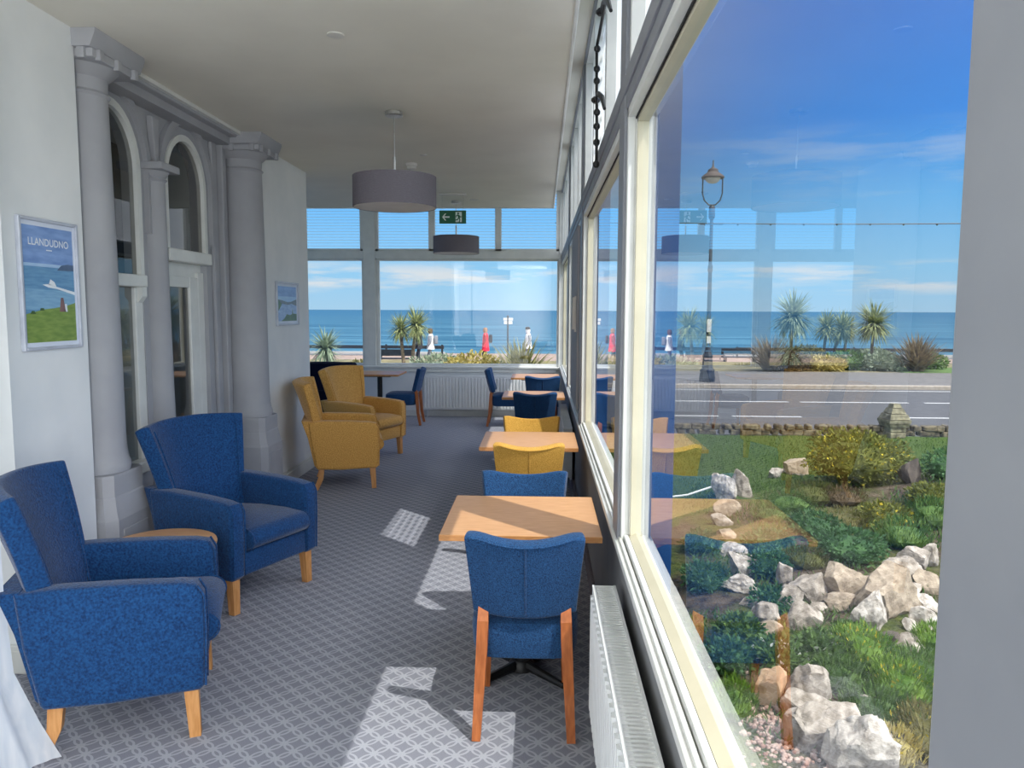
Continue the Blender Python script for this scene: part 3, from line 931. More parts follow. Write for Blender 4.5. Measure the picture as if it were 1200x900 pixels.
def make_chair(label, fab, leg, group):
    """Faces +y; origin on the floor under the seat centre."""
    t = thing('dining_chair', label, 'chair', (0, 0, 0), 0, group)
    # seat: deep upholstered block with softly domed top
    bm = B()
    def ring(w, d, z, e=0.16, cy=0.04):
        pts = []
        for k in range(28):
            a = 2 * PI * k / 28
            ca, sa = math.cos(a), math.sin(a)
            n = 0.32
            pts.append((w * math.copysign(abs(ca) ** n, ca) * (1.0 - 0.06 * (sa < 0) * abs(sa)), cy + d * math.copysign(abs(sa) ** n, sa), z))
        return pts
    loft(bm, [ring(0.195, 0.205, 0.298), ring(0.208, 0.218, 0.305), ring(0.218, 0.226, 0.34), ring(0.222, 0.23, 0.42), ring(0.218, 0.226, 0.452),
              ring(0.195, 0.205, 0.468), ring(0.13, 0.14, 0.477), ring(0.05, 0.05, 0.48)])
    obj('seat', bm, fab, t)
    # backrest
    us = [-1, -0.96, -0.8, -0.55, -0.28, 0, 0.28, 0.55, 0.8, 0.96, 1]
    vs = [0, 0.05, 0.2, 0.4, 0.6, 0.8, 0.95, 1]
    def fn(u, v):
        hw = 0.185 + 0.04 * v
        z = 0.515 - 0.022 * v * max(0.0, (abs(u) - 0.78) / 0.22) ** 2 + 0.318 * v + (0.045 * u * u - 0.012) * v * v - 0.018 * (1 - u * u) * (1 - v)
        y = -0.165 - 0.085 * v + 0.038 * u * u
        return (hw * u, y, z)
    bm = B(); slab(bm, fn, us, vs, 0.062)
    bk = obj('backrest', bm, fab, t, subsurf=2)
    bm = B()
    pts = [Vector(fn(u, 0.93)) + Vector((0, -0.066, 0.0)) for u in [k / 12 - 1 for k in range(0, 25)]]
    tube(bm, [p for p in pts if abs(p.x) < 0.213], 0.0035, 6)
    obj('seam', bm, fab, bk)
    bm = B()
    tube(bm, [Vector(fn(0.02, v)) + Vector((0, -0.064, 0)) for v in (0.02, 0.2, 0.4, 0.6, 0.8, 0.92)], 0.004, 6)
    obj('seam', bm, fab, bk)
    for s in (-1, 1):
        bm = B()
        path = [(s * 0.163, -0.170, 0.56), (s * 0.165, -0.200, 0.47), (s * 0.169, -0.207, 0.36), (s * 0.179, -0.220, 0.18), (s * 0.188, -0.255, 0.0)]
        tube(bm, path, [0.026, 0.031, 0.031, 0.028, 0.024], 4, flat=True)
        obj('leg', bm, leg, t, smooth=False)
        bm = B()
        tube(bm, [(s * 0.172, 0.185, 0.31), (s * 0.178, 0.195, 0.0)], [0.030, 0.021], 4, flat=True)
        obj('leg', bm, leg, t, smooth=False)
    return t
G1 = 'dining chairs at the window tables'
c1 = make_chair('blue dining chair nearest the camera, its back and brown legs fully in view', M['bluechair'], M['legbrown'], G1)
c1.location = (-0.058, 3.15, 0)
dup(c1, (-0.085, 3.83, 0), PI, 'blue dining chair on the far side of the nearest table, just before the yellow chair', G1)
dup(c1, (-0.062, 8.30, 0), 0, 'blue dining chair in front of the third table, just beyond the second yellow chair', G1)
dup(c1, (0.02, 10.30, 0), 0, 'blue dining chair by the right windows facing the corner table', G1)
dup(c1, (-0.53, 11.32, 0), -PI / 2, 'blue dining chair seen side-on in front of the far radiator, facing right', G1)
dup(c1, (-2.03, 11.36, 0), PI / 2, 'blue dining chair seen side-on at the far left table, facing left', G1)
c3 = make_chair('yellow dining chair with its seamed back to the camera, in front of the second table', M['mustardchair'], M['legbrown'], G1)
c3.location = (-0.075, 5.18, 0)
dup(c3, (-0.075, 5.97, 0), PI, 'yellow dining chair facing the camera beyond the second table', G1)

def make_armchair(label, fab, group):
    """Faces +y."""
    t = thing('armchair', label, 'armchair', (0, 0, 0), 0, group)
    bm = B()
    box(bm, -0.30, 0.30, -0.20, 0.335, 0.205, 0.345, 0.02, 3)
    obj('seat_base', bm, fab, t)
    bm = B()
    prism(bm, [(0.325 + 0.072 * math.cos(math.radians(a_)), 0.412 + 0.06 * math.sin(math.radians(a_))) for a_ in range(-90, 91, 15)] + [(0.2, 0.482), (0.0, 0.478), (-0.20, 0.46), (-0.20, 0.352)], 'x', -0.237, 0.237, 0.014, 3)
    cu = obj('seat_cushion', bm, fab, t)
    for s in (-0.231, 0.231):
        bm = B(); tube(bm, [(s, 0.325 + 0.073 * math.cos(math.radians(a_)), 0.412 + 0.061 * math.sin(math.radians(a_))) for a_ in range(-75, 91, 15)], 0.004, 6)
        obj('piping', bm, fab, cu)
    for s in (-1, 1):
        bm = B()
        prof = [(0.325, 0.20), (0.345, 0.22), (0.352, 0.45), (0.35, 0.585), (0.325, 0.628), (0.27, 0.640), (0.10, 0.652), (-0.15, 0.660), (-0.30, 0.655),
                (-0.28, 0.45), (-0.235, 0.22), (-0.22, 0.20), (0.0, 0.190)]
        a, b = (0.243, 0.35) if s > 0 else (-0.35, -0.243)
        prism(bm, prof, 'x', a, b, 0.026, 4)
        ar = obj('armrest', bm, fab, t)
        for xx in (a + 0.012, b - 0.012):
            bm = B(); tube(bm, [(xx, 0.347, 0.22), (xx, 0.354, 0.45), (xx, 0.352, 0.585), (xx, 0.328, 0.628)], 0.005, 6)
            obj('piping', bm, fab, ar)
    us = [-1, -0.97, -0.85, -0.65, -0.4, -0.15, 0.15, 0.4, 0.65, 0.85, 0.97, 1]
    vs = [0, 0.04, 0.15, 0.3, 0.45, 0.6, 0.75, 0.9, 0.97, 1]
    def fn(u, v):
        hw = 0.245 + 0.115 * v ** 1.25
        z = 0.42 + 0.61 * v + 0.018 * (1 - u * u) * v
        y = -0.185 - 0.145 * v - 0.055 * v * v + (0.035 + 0.085 * v) * abs(u) ** 2.4
        return (hw * u, y, z)
    bm = B(); slab(bm, fn, us, vs, 0.085)
    bk = obj('backrest', bm, fab, t, subsurf=2)
    for s in (-0.88, 0.88):
        bm = B(); tube(bm, [Vector(fn(s, v)) + Vector((0, 0.004, 0)) for v in (0.08, 0.2, 0.35, 0.5, 0.65, 0.8, 0.93)], 0.006, 6)
        obj('piping', bm, fab, bk)
    # outer back between the arms, blending into the side panels
    bm = B()
    prism(bm, [(-0.19, 0.205), (-0.22, 0.20), (-0.25, 0.24), (-0.305, 0.5), (-0.36, 0.66), (-0.28, 0.66), (-0.20, 0.40)], 'x', -0.335, 0.335, 0.012, 2)
    obj('outer_back', bm, fab, t)
    for s in (-1, 1):
        bm = B(); tube(bm, [(s * 0.295, 0.29, 0.21), (s * 0.298, 0.30, 0.0)], [0.038, 0.030], 4, flat=True); obj('leg', bm, M['legoak'], t, smooth=False)
        bm = B(); tube(bm, [(s * 0.29, -0.185, 0.21), (s * 0.293, -0.195, 0.11), (s * 0.297, -0.24, 0.0)], [0.038, 0.035, 0.029], 4, flat=True); obj('leg', bm, M['legoak'], t, smooth=False)
    return t
G2 = 'wing-backed armchairs along the left side'
d = math.radians
a1 = make_armchair('blue armchair nearest the camera at the left edge, seen from its side', M['blue'], G2)
a1.location = (-1.755, 3.065, 0); a1.rotation_euler = (0, 0, d(19.5 - 90))
dup(a1, (-1.855, 4.485, 0), d(-24 - 90), 'blue armchair facing the room just beyond the round side table', G2)
m1 = make_armchair('mustard armchair nearer the camera, its side and back in view by the far pier', M['mustard'], G2)
m1.location = (-1.955, 7.40, 0); m1.rotation_euler = (0, 0, d(14 - 90))
dup(m1, (-2.06, 8.80, 0), d(-24 - 90), 'mustard armchair farther from the camera, facing the room', G2)
nv = make_armchair('very dark navy armchair mostly hidden behind the farther mustard armchair', M['navy'], G2)
nv.location = (-2.78, 10.05, 0); nv.rotation_euler = (0, 0, d(4))

t = thing('side_table', 'small round oak side table between the two blue armchairs', 'side table', (-1.94, 3.775, 0))
bm = B(); lathe(bm, [(0.255, 0.478), (0.265, 0.481), (0.268, 0.492), (0.265, 0.503), (0.255, 0.506)], seg=56); obj('tabletop', bm, M['oak'], t)
for k in range(4):
    a = PI / 4 + k * PI / 2
    bm = B(); c_, s_ = 0.19 * math.cos(a), 0.19 * math.sin(a); tube(bm, [(c_, s_, 0.48), (c_, s_, 0.0)], [0.03, 0.025], 4, flat=True); obj('leg', bm, M['legoak'], t, smooth=False)
bm = B(); box(bm, -0.18, 0.18, -0.18, 0.18, 0.43, 0.478); obj('apron', bm, M['oakedge'], t, smooth=False)

# sheer curtain with flared hem at the left edge
sheer = mat('white_voile', S(214, 224, 236), S(232, 238, 246), rough=0.9, scale=4, stretch=(8, 8, .6), translucent=0.45)
bm = B()
rings = []
for k in range(25):
    f = k / 24
    ring = []
    for j in range(9):
        z = 0.012 + 2.9 * (j / 8) ** 2.2
        fl = max(0.0, 1 - z / 0.42)
        y = 2.25 + 0.42 * f + 0.02 * fl
        xx = -1.985 - 0.02 * (1 - f) + 0.016 * math.sin(f * 26) + 0.19 * fl ** 1.3 * f ** 2 + 0.012 * math.sin(f * 40 + 3) * fl
        ring.append((xx, y, z))
    rings.append(ring)
loft(bm, rings, False, closed=False)
tag(obj('sheer_curtain', bm, sheer, angle=180), 'white sheer curtain with a spread hem at the bottom left corner', 'curtain')

# ================================================================== outdoors
def gz(x, y):
    return (-.55 + .38 * math.exp(-((x - 5.2) / 1.6) ** 2 - ((y - 8.4) / 1.7) ** 2) + .10 * math.exp(-((x - 2.9) / 1.0) ** 2 - ((y - 6.4) / .8) ** 2)
            - .10 * math.exp(-((x - .6) / .5) ** 2) + .05 * math.exp(-((x - 2.2) / .4) ** 2 - ((y - 9) / 1.5) ** 2))

def ground_mat():
    m = bpy.data.materials.new('garden_ground')
    m.use_nodes = True
    nt = m.node_tree
    b = nt.nodes['Principled BSDF']
    L = nt.links.new
    tc = nt.nodes.new('ShaderNodeTexCoord')
    sp_ = nt.nodes.new('ShaderNodeSeparateXYZ')
    L(tc.outputs['Object'], sp_.inputs[0])
    def nzt(s, dt=5):
        n = nt.nodes.new('ShaderNodeTexNoise'); n.inputs['Scale'].default_value = s; n.inputs['Detail'].default_value = dt
        L(tc.outputs['Object'], n.inputs['Vector']); return n.outputs['Fac']
    def ramp(fac, a, b_, lo, hi):
        r = nt.nodes.new('ShaderNodeValToRGB'); r.color_ramp.elements[0].position = lo; r.color_ramp.elements[1].position = hi
        r.color_ramp.elements[0].color = a; r.color_ramp.elements[1].color = b_; L(fac, r.inputs['Fac']); return r.outputs['Color']
    soil = ramp(nzt(9), S(58, 50, 42), S(112, 100, 84), 0.35, 0.7)
    moss = ramp(nzt(16), S(56, 70, 34), S(104, 112, 60), 0.3, 0.7)
    grass = ramp(nzt(30), S(54, 78, 34), S(88, 108, 52), 0.3, 0.7)
    mx = nt.nodes.new('ShaderNodeMixRGB'); L(ramp(nzt(1.6), (0, 0, 0, 1), (1, 1, 1, 1), 0.42, 0.58), mx.inputs['Fac']); L(soil, mx.inputs['Color1']); L(moss, mx.inputs['Color2'])
    mx2 = nt.nodes.new('ShaderNodeMixRGB'); L(mx.outputs['Color'], mx2.inputs['Color1']); L(grass, mx2.inputs['Color2'])
    # lawn begins along a slanting edge past the rockery
    e = nm(nt, 'ADD', sp_.outputs['Y'], nm(nt, 'MULTIPLY', sp_.outputs['X'], -0.95))
    e = nm(nt, 'ADD', e, nm(nt, 'MULTIPLY', nzt(2.5), 0.7))
    far = nm(nt, 'GREATER_THAN', nm(nt, 'ADD', sp_.outputs['Y'], nm(nt, 'MULTIPLY', nzt(3.0), 0.8)), 10.9)
    L(nm(nt, 'MAXIMUM', nm(nt, 'GREATER_THAN', e, 7.05), far), mx2.inputs['Fac'])
    L(mx2.outputs['Color'], b.inputs['Base Color'])
    b.inputs['Roughness'].default_value = 0.95
    b.inputs['Specular IOR Level'].default_value = 0.1
    bp = nt.nodes.new('ShaderNodeBump'); bp.inputs['Strength'].default_value = 0.8; bp.inputs['Distance'].default_value = 0.05
    L(nzt(28), bp.inputs['Height']); L(bp.outputs['Normal'], b.inputs['Normal'])
    return m
bm = B()
NX, NY = 90, 90
gv = []
for j in range(NY + 1):
    row = []
    y = -2.0 + 16.0 * j / NY
    for i in range(NX + 1):
        xx = 0.45 + 13.5 * i / NX
        row.append(bm.verts.new((xx, y, gz(xx, y) + 0.03 * noise.noise(Vector((xx * 2.3, y * 2.3, 0))))))
    gv.append(row)
for j in range(NY):
    for i in range(NX):
        bm.faces.new((gv[j][i], gv[j][i + 1], gv[j + 1][i + 1], gv[j + 1][i]))
o = obj('garden_ground', bm, ground_mat()); o['kind'] = 'structure'; o['label'] = 'garden soil and lawn below the windows'

asphalt = mat('asphalt', S(78, 79, 80), S(90, 91, 91), rough=0.9, scale=6, detail=8, lo=0.3, hi=0.7)
paving = mat('pavement', S(102, 99, 95), S(116, 113, 108), rough=0.9, scale=5, detail=8)
shingle = mat('promenade_surface', S(142, 122, 108), S(160, 140, 126), rough=0.95, scale=3, detail=8)
kerbm = mat('kerb_stone', S(152, 142, 126), S(170, 160, 146), rough=0.85, scale=8)
bedsoil = mat('bed_soil', S(96, 92, 62), S(140, 130, 92), rough=0.95, scale=3, detail=8)
turf = mat('verge_turf', S(66, 98, 40), S(98, 124, 58), rough=0.95, scale=12)
paint = mat('road_paint', S(186, 186, 182), S(198, 198, 194), rough=0.8, scale=20)
def plate(name, x0, x1, y0, y1, z, m, label):
    bm = B(); box(bm, x0, x1, y0, y1, z - 0.3, z)
    o = struct(name, bm, m, label=label)
    return o
plate('road', -60, 80, 14.35, 23.1, -0.60, asphalt, 'grey road running past the garden')
plate('garden_far_left', -60, 0.45, 12.6, 14.1, -0.56, turf, 'ground outside the far windows')
plate('pavement', -60, 80, 23.35, 28.4, -0.50, paving, 'pale pavement on the seaward side of the road')
plate('planting_bed', -60, 80, 28.4, 34.0, -0.52, bedsoil, 'soil of the promenade planting bed')
plate('promenade', -90, 120, 34.0, 47.0, -0.95, shingle, 'pinkish promenade beside the sea')
bm = B(); box(bm, -60, 80, 23.1, 23.35, -0.8, -0.485, 0.02)
o = struct('kerb', bm, kerbm, label='pale kerb along the far side of the road')
bm = B(); box(bm, -60, 80, 22.55, 22.65, -0.599, -0.594)
o = obj('road_marking', bm, paint, smooth=False); o['kind'] = 'structure'; o['label'] = 'white edge line along the far kerb'
for k, (x0, x1, y) in enumerate([(2.5, 6.3, 19.7), (6.6, 9.3, 19.7), (9.7, 13.6, 19.7), (14, 18, 19.7), (2.4, 3.9, 16.9), (4.2, 5.7, 16.9), (7.4, 8.9, 16.9), (9.3, 10.8, 16.9)]):
    bm = B(); box(bm, x0, x1, y - 0.06, y + 0.06, -0.599, -0.594)
    o = obj('road_marking', bm, paint, smooth=False); o['kind'] = 'structure'; o['label'] = 'white dash painted on the road'
bm = B(); box(bm, 13.2, 40, 28.3, 31.0, -0.52, -0.49)
struct('grass_verge', bm, turf, label='strip of green grass along the right part of the bed')

# sea
def sea_mat():
    m = bpy.data.materials.new('sea_water')
    m.use_nodes = True
    nt = m.node_tree
    b = nt.nodes['Principled BSDF']
    L = nt.links.new
    tc = nt.nodes.new('ShaderNodeTexCoord')
    mp = nt.nodes.new('ShaderNodeMapping'); mp.inputs['Scale'].default_value = (0.02, 0.12, 1)
    L(tc.outputs['Object'], mp.inputs['Vector'])
    nz = nt.nodes.new('ShaderNodeTexNoise'); nz.inputs['Scale'].default_value = 1.0; nz.inputs['Detail'].default_value = 8
    L(mp.outputs['Vector'], nz.inputs['Vector'])
    rp = nt.nodes.new('ShaderNodeValToRGB')
    rp.color_ramp.elements[0].position = 0.36; rp.color_ramp.elements[1].position = 0.68
    rp.color_ramp.elements[0].color = S(38, 80, 102); rp.color_ramp.elements[1].color = S(80, 122, 138)
    L(nz.outputs['Fac'], rp.inputs['Fac'])
    sp_ = nt.nodes.new('ShaderNodeSeparateXYZ'); L(tc.outputs['Object'], sp_.inputs[0])
    mr = nt.nodes.new('ShaderNodeMapRange'); mr.inputs['From Min'].default_value = 60; mr.inputs['From Max'].default_value = 900
    L(sp_.outputs['Y'], mr.inputs['Value'])
    mx = nt.nodes.new('ShaderNodeMixRGB'); mx.inputs['Color2'].default_value = S(44, 88, 114)
    L(nm(nt, 'MULTIPLY', mr.outputs['Result'], 0.75), mx.inputs['Fac']); L(rp.outputs['Color'], mx.inputs['Color1'])
    L(mx.outputs['Color'], b.inputs['Base Color'])
    b.inputs['Roughness'].default_value = 0.7
    b.inputs['Specular IOR Level'].default_value = 0.12
    return m
bm = B()
poly(bm, [(-9000, 47, -4), (9000, 47, -4), (9000, 14000, -4), (-9000, 14000, -4)])
o = obj('sea', bm, sea_mat(), smooth=False); o['kind'] = 'structure'; o['label'] = 'blue sea out to the horizon'
bm = B()
for (x0, x1, y0, y1) in ((-40, -8.0, 52, 53.4), (13, 60, 52, 53.2), (-40, -9, 55, 55.6), (15, 60, 55, 55.5)):
    pts = []
    n = 30
    top = [(x0 + (x1 - x0) * k / n, y1 + 0.25 * math.sin(k * 1.7), -3.97) for k in range(n + 1)]
    bot = [(x0 + (x1 - x0) * k / n, y0 + 0.2 * math.sin(k * 2.3), -3.97) for k in range(n + 1)]
    loft(bm, [[a, b_] for a, b_ in zip(top, bot)], False, closed=False)
o = obj('surf', bm, mat('surf_foam', S(226, 232, 236), S(240, 244, 246), rough=0.9, scale=3), smooth=False)
tag(o, 'white lines of surf breaking along the beach', 'surf', kind='stuff')

# low stone edging along the road side of the garden
bm = B()
r2 = random.Random(5)
for side in range(1):
    xx = 1.0
    while xx < 13.5:
        for row in range(2):
            w = r2.uniform(0.10, 0.24)
            h = 0.10
            zz = -0.56 + row * 0.095
            c = (xx + row * 0.07, 14.15 + r2.uniform(-0.03, 0.03), zz)
            box(bm, c[0], c[0] + w, c[1] - 0.09, c[1] + 0.12, c[2], c[2] + h, 0.02, 1)
        xx += 0.19
for v in bm.verts:
    v.co += Vector((noise.noise(v.co * 9), noise.noise(v.co * 9 + Vector((5, 0, 0))), noise.noise(v.co * 9 + Vector((0, 7, 0))))) * 0.02
o = obj('garden_wall', bm, mat('mossy_stone', S(52, 46, 36), S(128, 118, 92), rough=0.95, scale=10, bump=0.5), smooth=False)
tag(o, 'low dark rubble wall between the lawn and the road', 'wall')

# stone pillar with stepped pyramid cap
stone = mat('lichen_stone', S(88, 84, 66), S(152, 146, 118), rough=0.95, scale=12, bump=0.7, detail=8)
t = thing('stone_pillar', 'squat lichened stone gate pillar with a stepped pyramid cap', 'pillar', (6.38, 14.0, -0.56), 0.12)
def sq(h, z):
    return [(-h, -h, z), (h, -h, z), (h, h, z), (-h, h, z)]
bm = B()
for h, z0, z1 in ((0.15, 0, 0.10), (0.146, 0.105, 0.20)):
    box(bm, -h, h, -h, h, z0, z1, 0.015, 1)
obj('shaft', bm, stone, t, smooth=False)
bm = B()
for h, z0, z1, h2 in ((0.17, 0.20, 0.265, 0.195), (0.20, 0.275, 0.335, 0.205), (0.19, 0.345, 0.435, 0.155), (0.14, 0.445, 0.535, 0.10), (0.09, 0.545, 0.615, 0.06)):
    loft(bm, [sq(h, z0), sq(h2, z1)])
obj('cap', bm, stone, t, smooth=False)

# rocks -----------------------------------------------------------------
rockm = [mat('rock_pale', S(122, 112, 98), S(198, 188, 174), rough=0.95, scale=16, bump=1.0, detail=10, lo=0.32, hi=0.68),
         mat('rock_tan', S(134, 120, 102), S(194, 178, 156), rough=0.95, scale=16, bump=1.0, detail=9, lo=0.3, hi=0.7),
         mat('rock_white', S(138, 128, 114), S(220, 212, 200), rough=0.95, scale=18, bump=1.0, detail=9, lo=0.3, hi=0.65),
         mat('rock_dark', S(70, 62, 56), S(112, 102, 92), rough=0.95, scale=8, bump=0.7, detail=9),
         mat('rock_orange', S(168, 134, 104), S(206, 176, 142), rough=0.95, scale=8, bump=0.6, detail=9)]
def rock_bm(w, h, seed, dpt=None, jag=1.0):
    r = random.Random(seed)
    bm = B()
    bmesh.ops.create_icosphere(bm, subdivisions=4 if w > 0.15 else 3, radius=1.0)
    planes = []
    for k in range(15):
        n = Vector((r.gauss(0, 1), r.gauss(0, 1), r.gauss(0, 1))).normalized()
        planes.append((n, r.uniform(0.42, 0.78)))
    for v in bm.verts:
        for n, dd in planes:
            s = v.co.dot(n) - dd
            if s > 0:
                v.co -= n * s * 0.96
        v.co += v.co.normalized() * (0.06 * jag * noise.noise(v.co * 2.6 + Vector((seed, 0, 0))) + 0.045 * jag * noise.noise(v.co * 6 + Vector((0, seed, 0))) + 0.03 * jag * noise.noise(v.co * 15 + Vector((0, 0, seed))))
    xs = max(abs(v.co.x) for v in bm.verts); zs = max(abs(v.co.z) for v in bm.verts)
    for v in bm.verts:
        v.co = Vector((v.co.x / xs * w / 2, v.co.y * (dpt or w * 0.8) / 2, v.co.z / zs * h / 2 * 1.15))
    return bm
GR = 'limestone rocks of the rockery'
# x, y, z, width, height, material, label
ROCKS = [
 (2.14, 8.922, -.493, .22, .26, 2, 'white jagged upright rock at the far end of the left line, touching the white cord'),
 (2.409, 9.121, -.497, .204, .266, 0, 'ridged grey upright rock just right of the white jagged one'),
 (3.151, 10.284, -.528, .161, .115, 2, 'small white rock at the lawn edge, left of the pair near the yellow bush'),
 (3.401, 10.575, -.529, .141, .118, 2, 'small rounded white rock at the lawn edge, right of the pair'),
 (3.518, 10.508, -.523, .257, .187, 1, 'tan rock at the lawn edge beside the big yellow-green bush'),
 (2.051, 8.298, -.507, .242, .14, 1, 'flat tan rock directly in front of the white jagged upright rock'),
 (1.907, 7.953, -.527, .179, .107, 0, 'small pale rock second in front of the white jagged upright rock'),
 (1.822, 7.475, -.535, .168, .118, 1, 'squarish tan rock third in front of the white jagged upright rock'),
 (1.801, 6.956, -.528, .22, .126, 2, 'low white rock just beyond the two rough white lumps in the ivy'),
 (1.703, 6.389, -.527, .202, .173, 2, 'upper of the two rough white lumps in the ivy'),
 (1.611, 6.027, -.537, .232, .15, 2, 'lower of the two rough white lumps in the ivy'),
 (1.618, 5.753, -.541, .131, .078, 0, 'small pale stone just below the two rough white lumps'),
 (1.639, 5.44, -.547, .173, .124, 0, 'rounded greyish rock left of the middle wall, above a flatter stone'),
 (1.603, 5.213, -.55, .131, .095, 1, 'flat stone directly under the rounded greyish rock'),
 (2.008, 6.137, -.508, .125, .18, 0, 'narrow leaning stone at the left top of the middle wall'),
 (1.885, 5.679, -.535, .167, .167, 0, 'pale stone below the narrow leaning stone in the middle wall'),
 (2.086, 5.842, -.518, .251, .185, 0, 'smooth broad pale rock at the left top of the middle wall'),
 (2.358, 5.894, -.499, .30, .26, 1, 'large pointed tan rock standing highest in the middle wall'),
 (1.907, 5.386, -.543, .208, .159, 0, 'rough pale rock at the foot of the middle wall on its left'),
 (2.074, 5.623, -.531, .153, .089, 0, 'small flat stone beneath the smooth broad pale rock'),
 (2.265, 5.663, -.521, .243, .102, 1, 'long flat tan stone beneath the large pointed rock'),
 (2.347, 5.375, -.536, .207, .219, 2, 'bright white slanting rock at the foot of the middle wall'),
 (2.574, 5.595, -.517, .37, .303, 1, 'biggest tan slab of the rockery, right of the white slanting rock'),
 (2.601, 5.929, -.483, .16, .107, 1, 'small tan stone on top of the biggest tan slab'),
 (2.807, 5.876, -.482, .211, .093, 0, 'low pale stone between the biggest slab and the right-hand pile'),
 (2.903, 6.104, -.456, .26, .219, 0, 'large ridged grey rock at the left of the right-hand pile'),
 (3.128, 6.339, -.44, .241, .17, 0, 'long sloping grey rock on top of the right-hand pile'),
 (3.321, 6.475, -.441, .13, .159, 0, 'grey rock at the back of the right-hand pile beside the window post'),
 (3.02, 5.93, -.474, .173, .146, 1, 'brownish rock in the middle of the right-hand pile'),
 (2.856, 5.655, -.506, .216, .102, 2, 'flat white rock low in the right-hand pile'),
 (2.746, 5.363, -.531, .181, .145, 2, 'white block at the bottom of the right-hand pile'),
 (2.618, 5.329, -.535, .08, .08, 2, 'tiny white stone beside the white block'),
 (2.455, 5.016, -.546, .159, .091, 0, 'greyish rock in the grass below the biggest slab, the right one of two'),
 (2.349, 5.081, -.546, .161, .104, 3, 'dark rock in the grass below the biggest slab, the left one of two'),
 (1.333, 4.321, -.563, .15, .18, 4, 'orange-tan rock nearest the window, alone on the gravel'),
 (1.546, 4.358, -.554, .22, .18, 0, 'grey rock topmost of the near pile'),
 (1.502, 4.171, -.555, .26, .13, 0, 'long pale rock in the middle of the near pile'),
 (1.452, 3.88, -.556, .36, .25, 0, 'largest smooth grey rock of the near pile'),
 (1.60, 3.695, -.554, .29, .25, 2, 'rough whitish rock at the bottom of the near pile'),
 (4.379, 9.09, -.302, .262, .242, 3, 'dark boulder on the bare soil behind the big yellow-green bush'),
 (1.694, 4.987, -.551, .102, .057, 2, 'small white stone lying in the greenery between the piles'),
 (1.822, 4.204, -.55, .106, .087, 0, 'small grey stone in the grass right of the near pile')]
for k, (rx, ry, rz, w, h, mi, lab) in enumerate(ROCKS):
    o = obj('rock', rock_bm(w * 1.38, h * 1.5, 31 + k * 7, jag=1.4 if mi == 2 else 1.0), rockm[mi], angle=22, loc=(rx, ry, gz(rx, ry) + h * 0.36), rotz=0)
    tag(o, lab, 'rock', GR)
bm = B()
r2 = random.Random(3)
for k in range(260):
    px, py = r2.gauss(1.27, 0.10), r2.gauss(3.95, 0.22)
    s = r2.uniform(0.008, 0.02)
    bmesh.ops.create_icosphere(bm, subdivisions=1, radius=s, matrix=Matrix.Translation((px, py, gz(px, py) + 0.012)))
o = obj('gravel', bm, mat('pink_gravel', S(150, 112, 96), S(206, 184, 170), rough=0.95, scale=20), smooth=False)
tag(o, 'pinkish gravel spilling below the orange-tan rock', 'gravel', kind='stuff')

# plants ---------------------------------------------------------------
def leafm(name, a, b_, tr=0.25, sc=3.0):
    return mat(name, a, b_, rough=0.6, scale=sc, spec=0.25, translucent=tr, lo=0.3, hi=0.7)
L_ = {'yellow': leafm('leaf_yellowgreen', S(62, 74, 26), S(146, 148, 66), sc=9), 'green': leafm('leaf_green', S(54, 86, 36), S(118, 148, 76), sc=9),
      'ivy': leafm('leaf_ivy', S(34, 70, 40), S(98, 140, 84), sc=9), 'moss': leafm('leaf_moss', S(66, 76, 32), S(118, 120, 62), sc=9),
      'olive': leafm('leaf_olive', S(88, 88, 44), S(148, 140, 84), sc=9), 'brown': leafm('leaf_brown', S(74, 62, 44), S(122, 104, 74), sc=9),
      'bright': leafm('leaf_bright', S(70, 112, 30), S(146, 176, 72), sc=9), 'silver': leafm('leaf_silver', S(112, 126, 100), S(172, 182, 152), sc=4),
      'flax': leafm('leaf_flax', S(74, 82, 44), S(176, 170, 110), sc=6), 'cord': leafm('leaf_cordyline', S(78, 96, 52), S(188, 192, 130), sc=5),
      'cordgrey': leafm('leaf_cordyline_grey', S(84, 104, 80), S(176, 190, 156), sc=5), 'bronze': leafm('leaf_bronze', S(86, 74, 56), S(164, 146, 110), sc=6),
      'straw': leafm('leaf_straw', S(140, 128, 60), S(206, 190, 116), sc=5), 'flower': leafm('flower_yellow', S(212, 188, 40), S(240, 220, 90), sc=9),
      'white': leafm('flower_white', S(222, 222, 214), S(242, 242, 236), sc=9)}
barkm = mat('trunk_bark', S(92, 80, 62), S(140, 124, 98), rough=0.95, scale=14, bump=0.5)

def leaf(bm, p, nrm_, up, ln, wd, mi=0):
    side = up.cross(nrm_)
    if side.length < 1e-4:
        side = up.orthogonal()
    side.normalize()
    a = bm.verts.new(p); b_ = bm.verts.new(p + up * ln * 0.5 + side * wd / 2); c = bm.verts.new(p + up * ln); d_ = bm.verts.new(p + up * ln * 0.5 - side * wd / 2)
    bm.faces.new((a, b_, c, d_)).material_index = mi

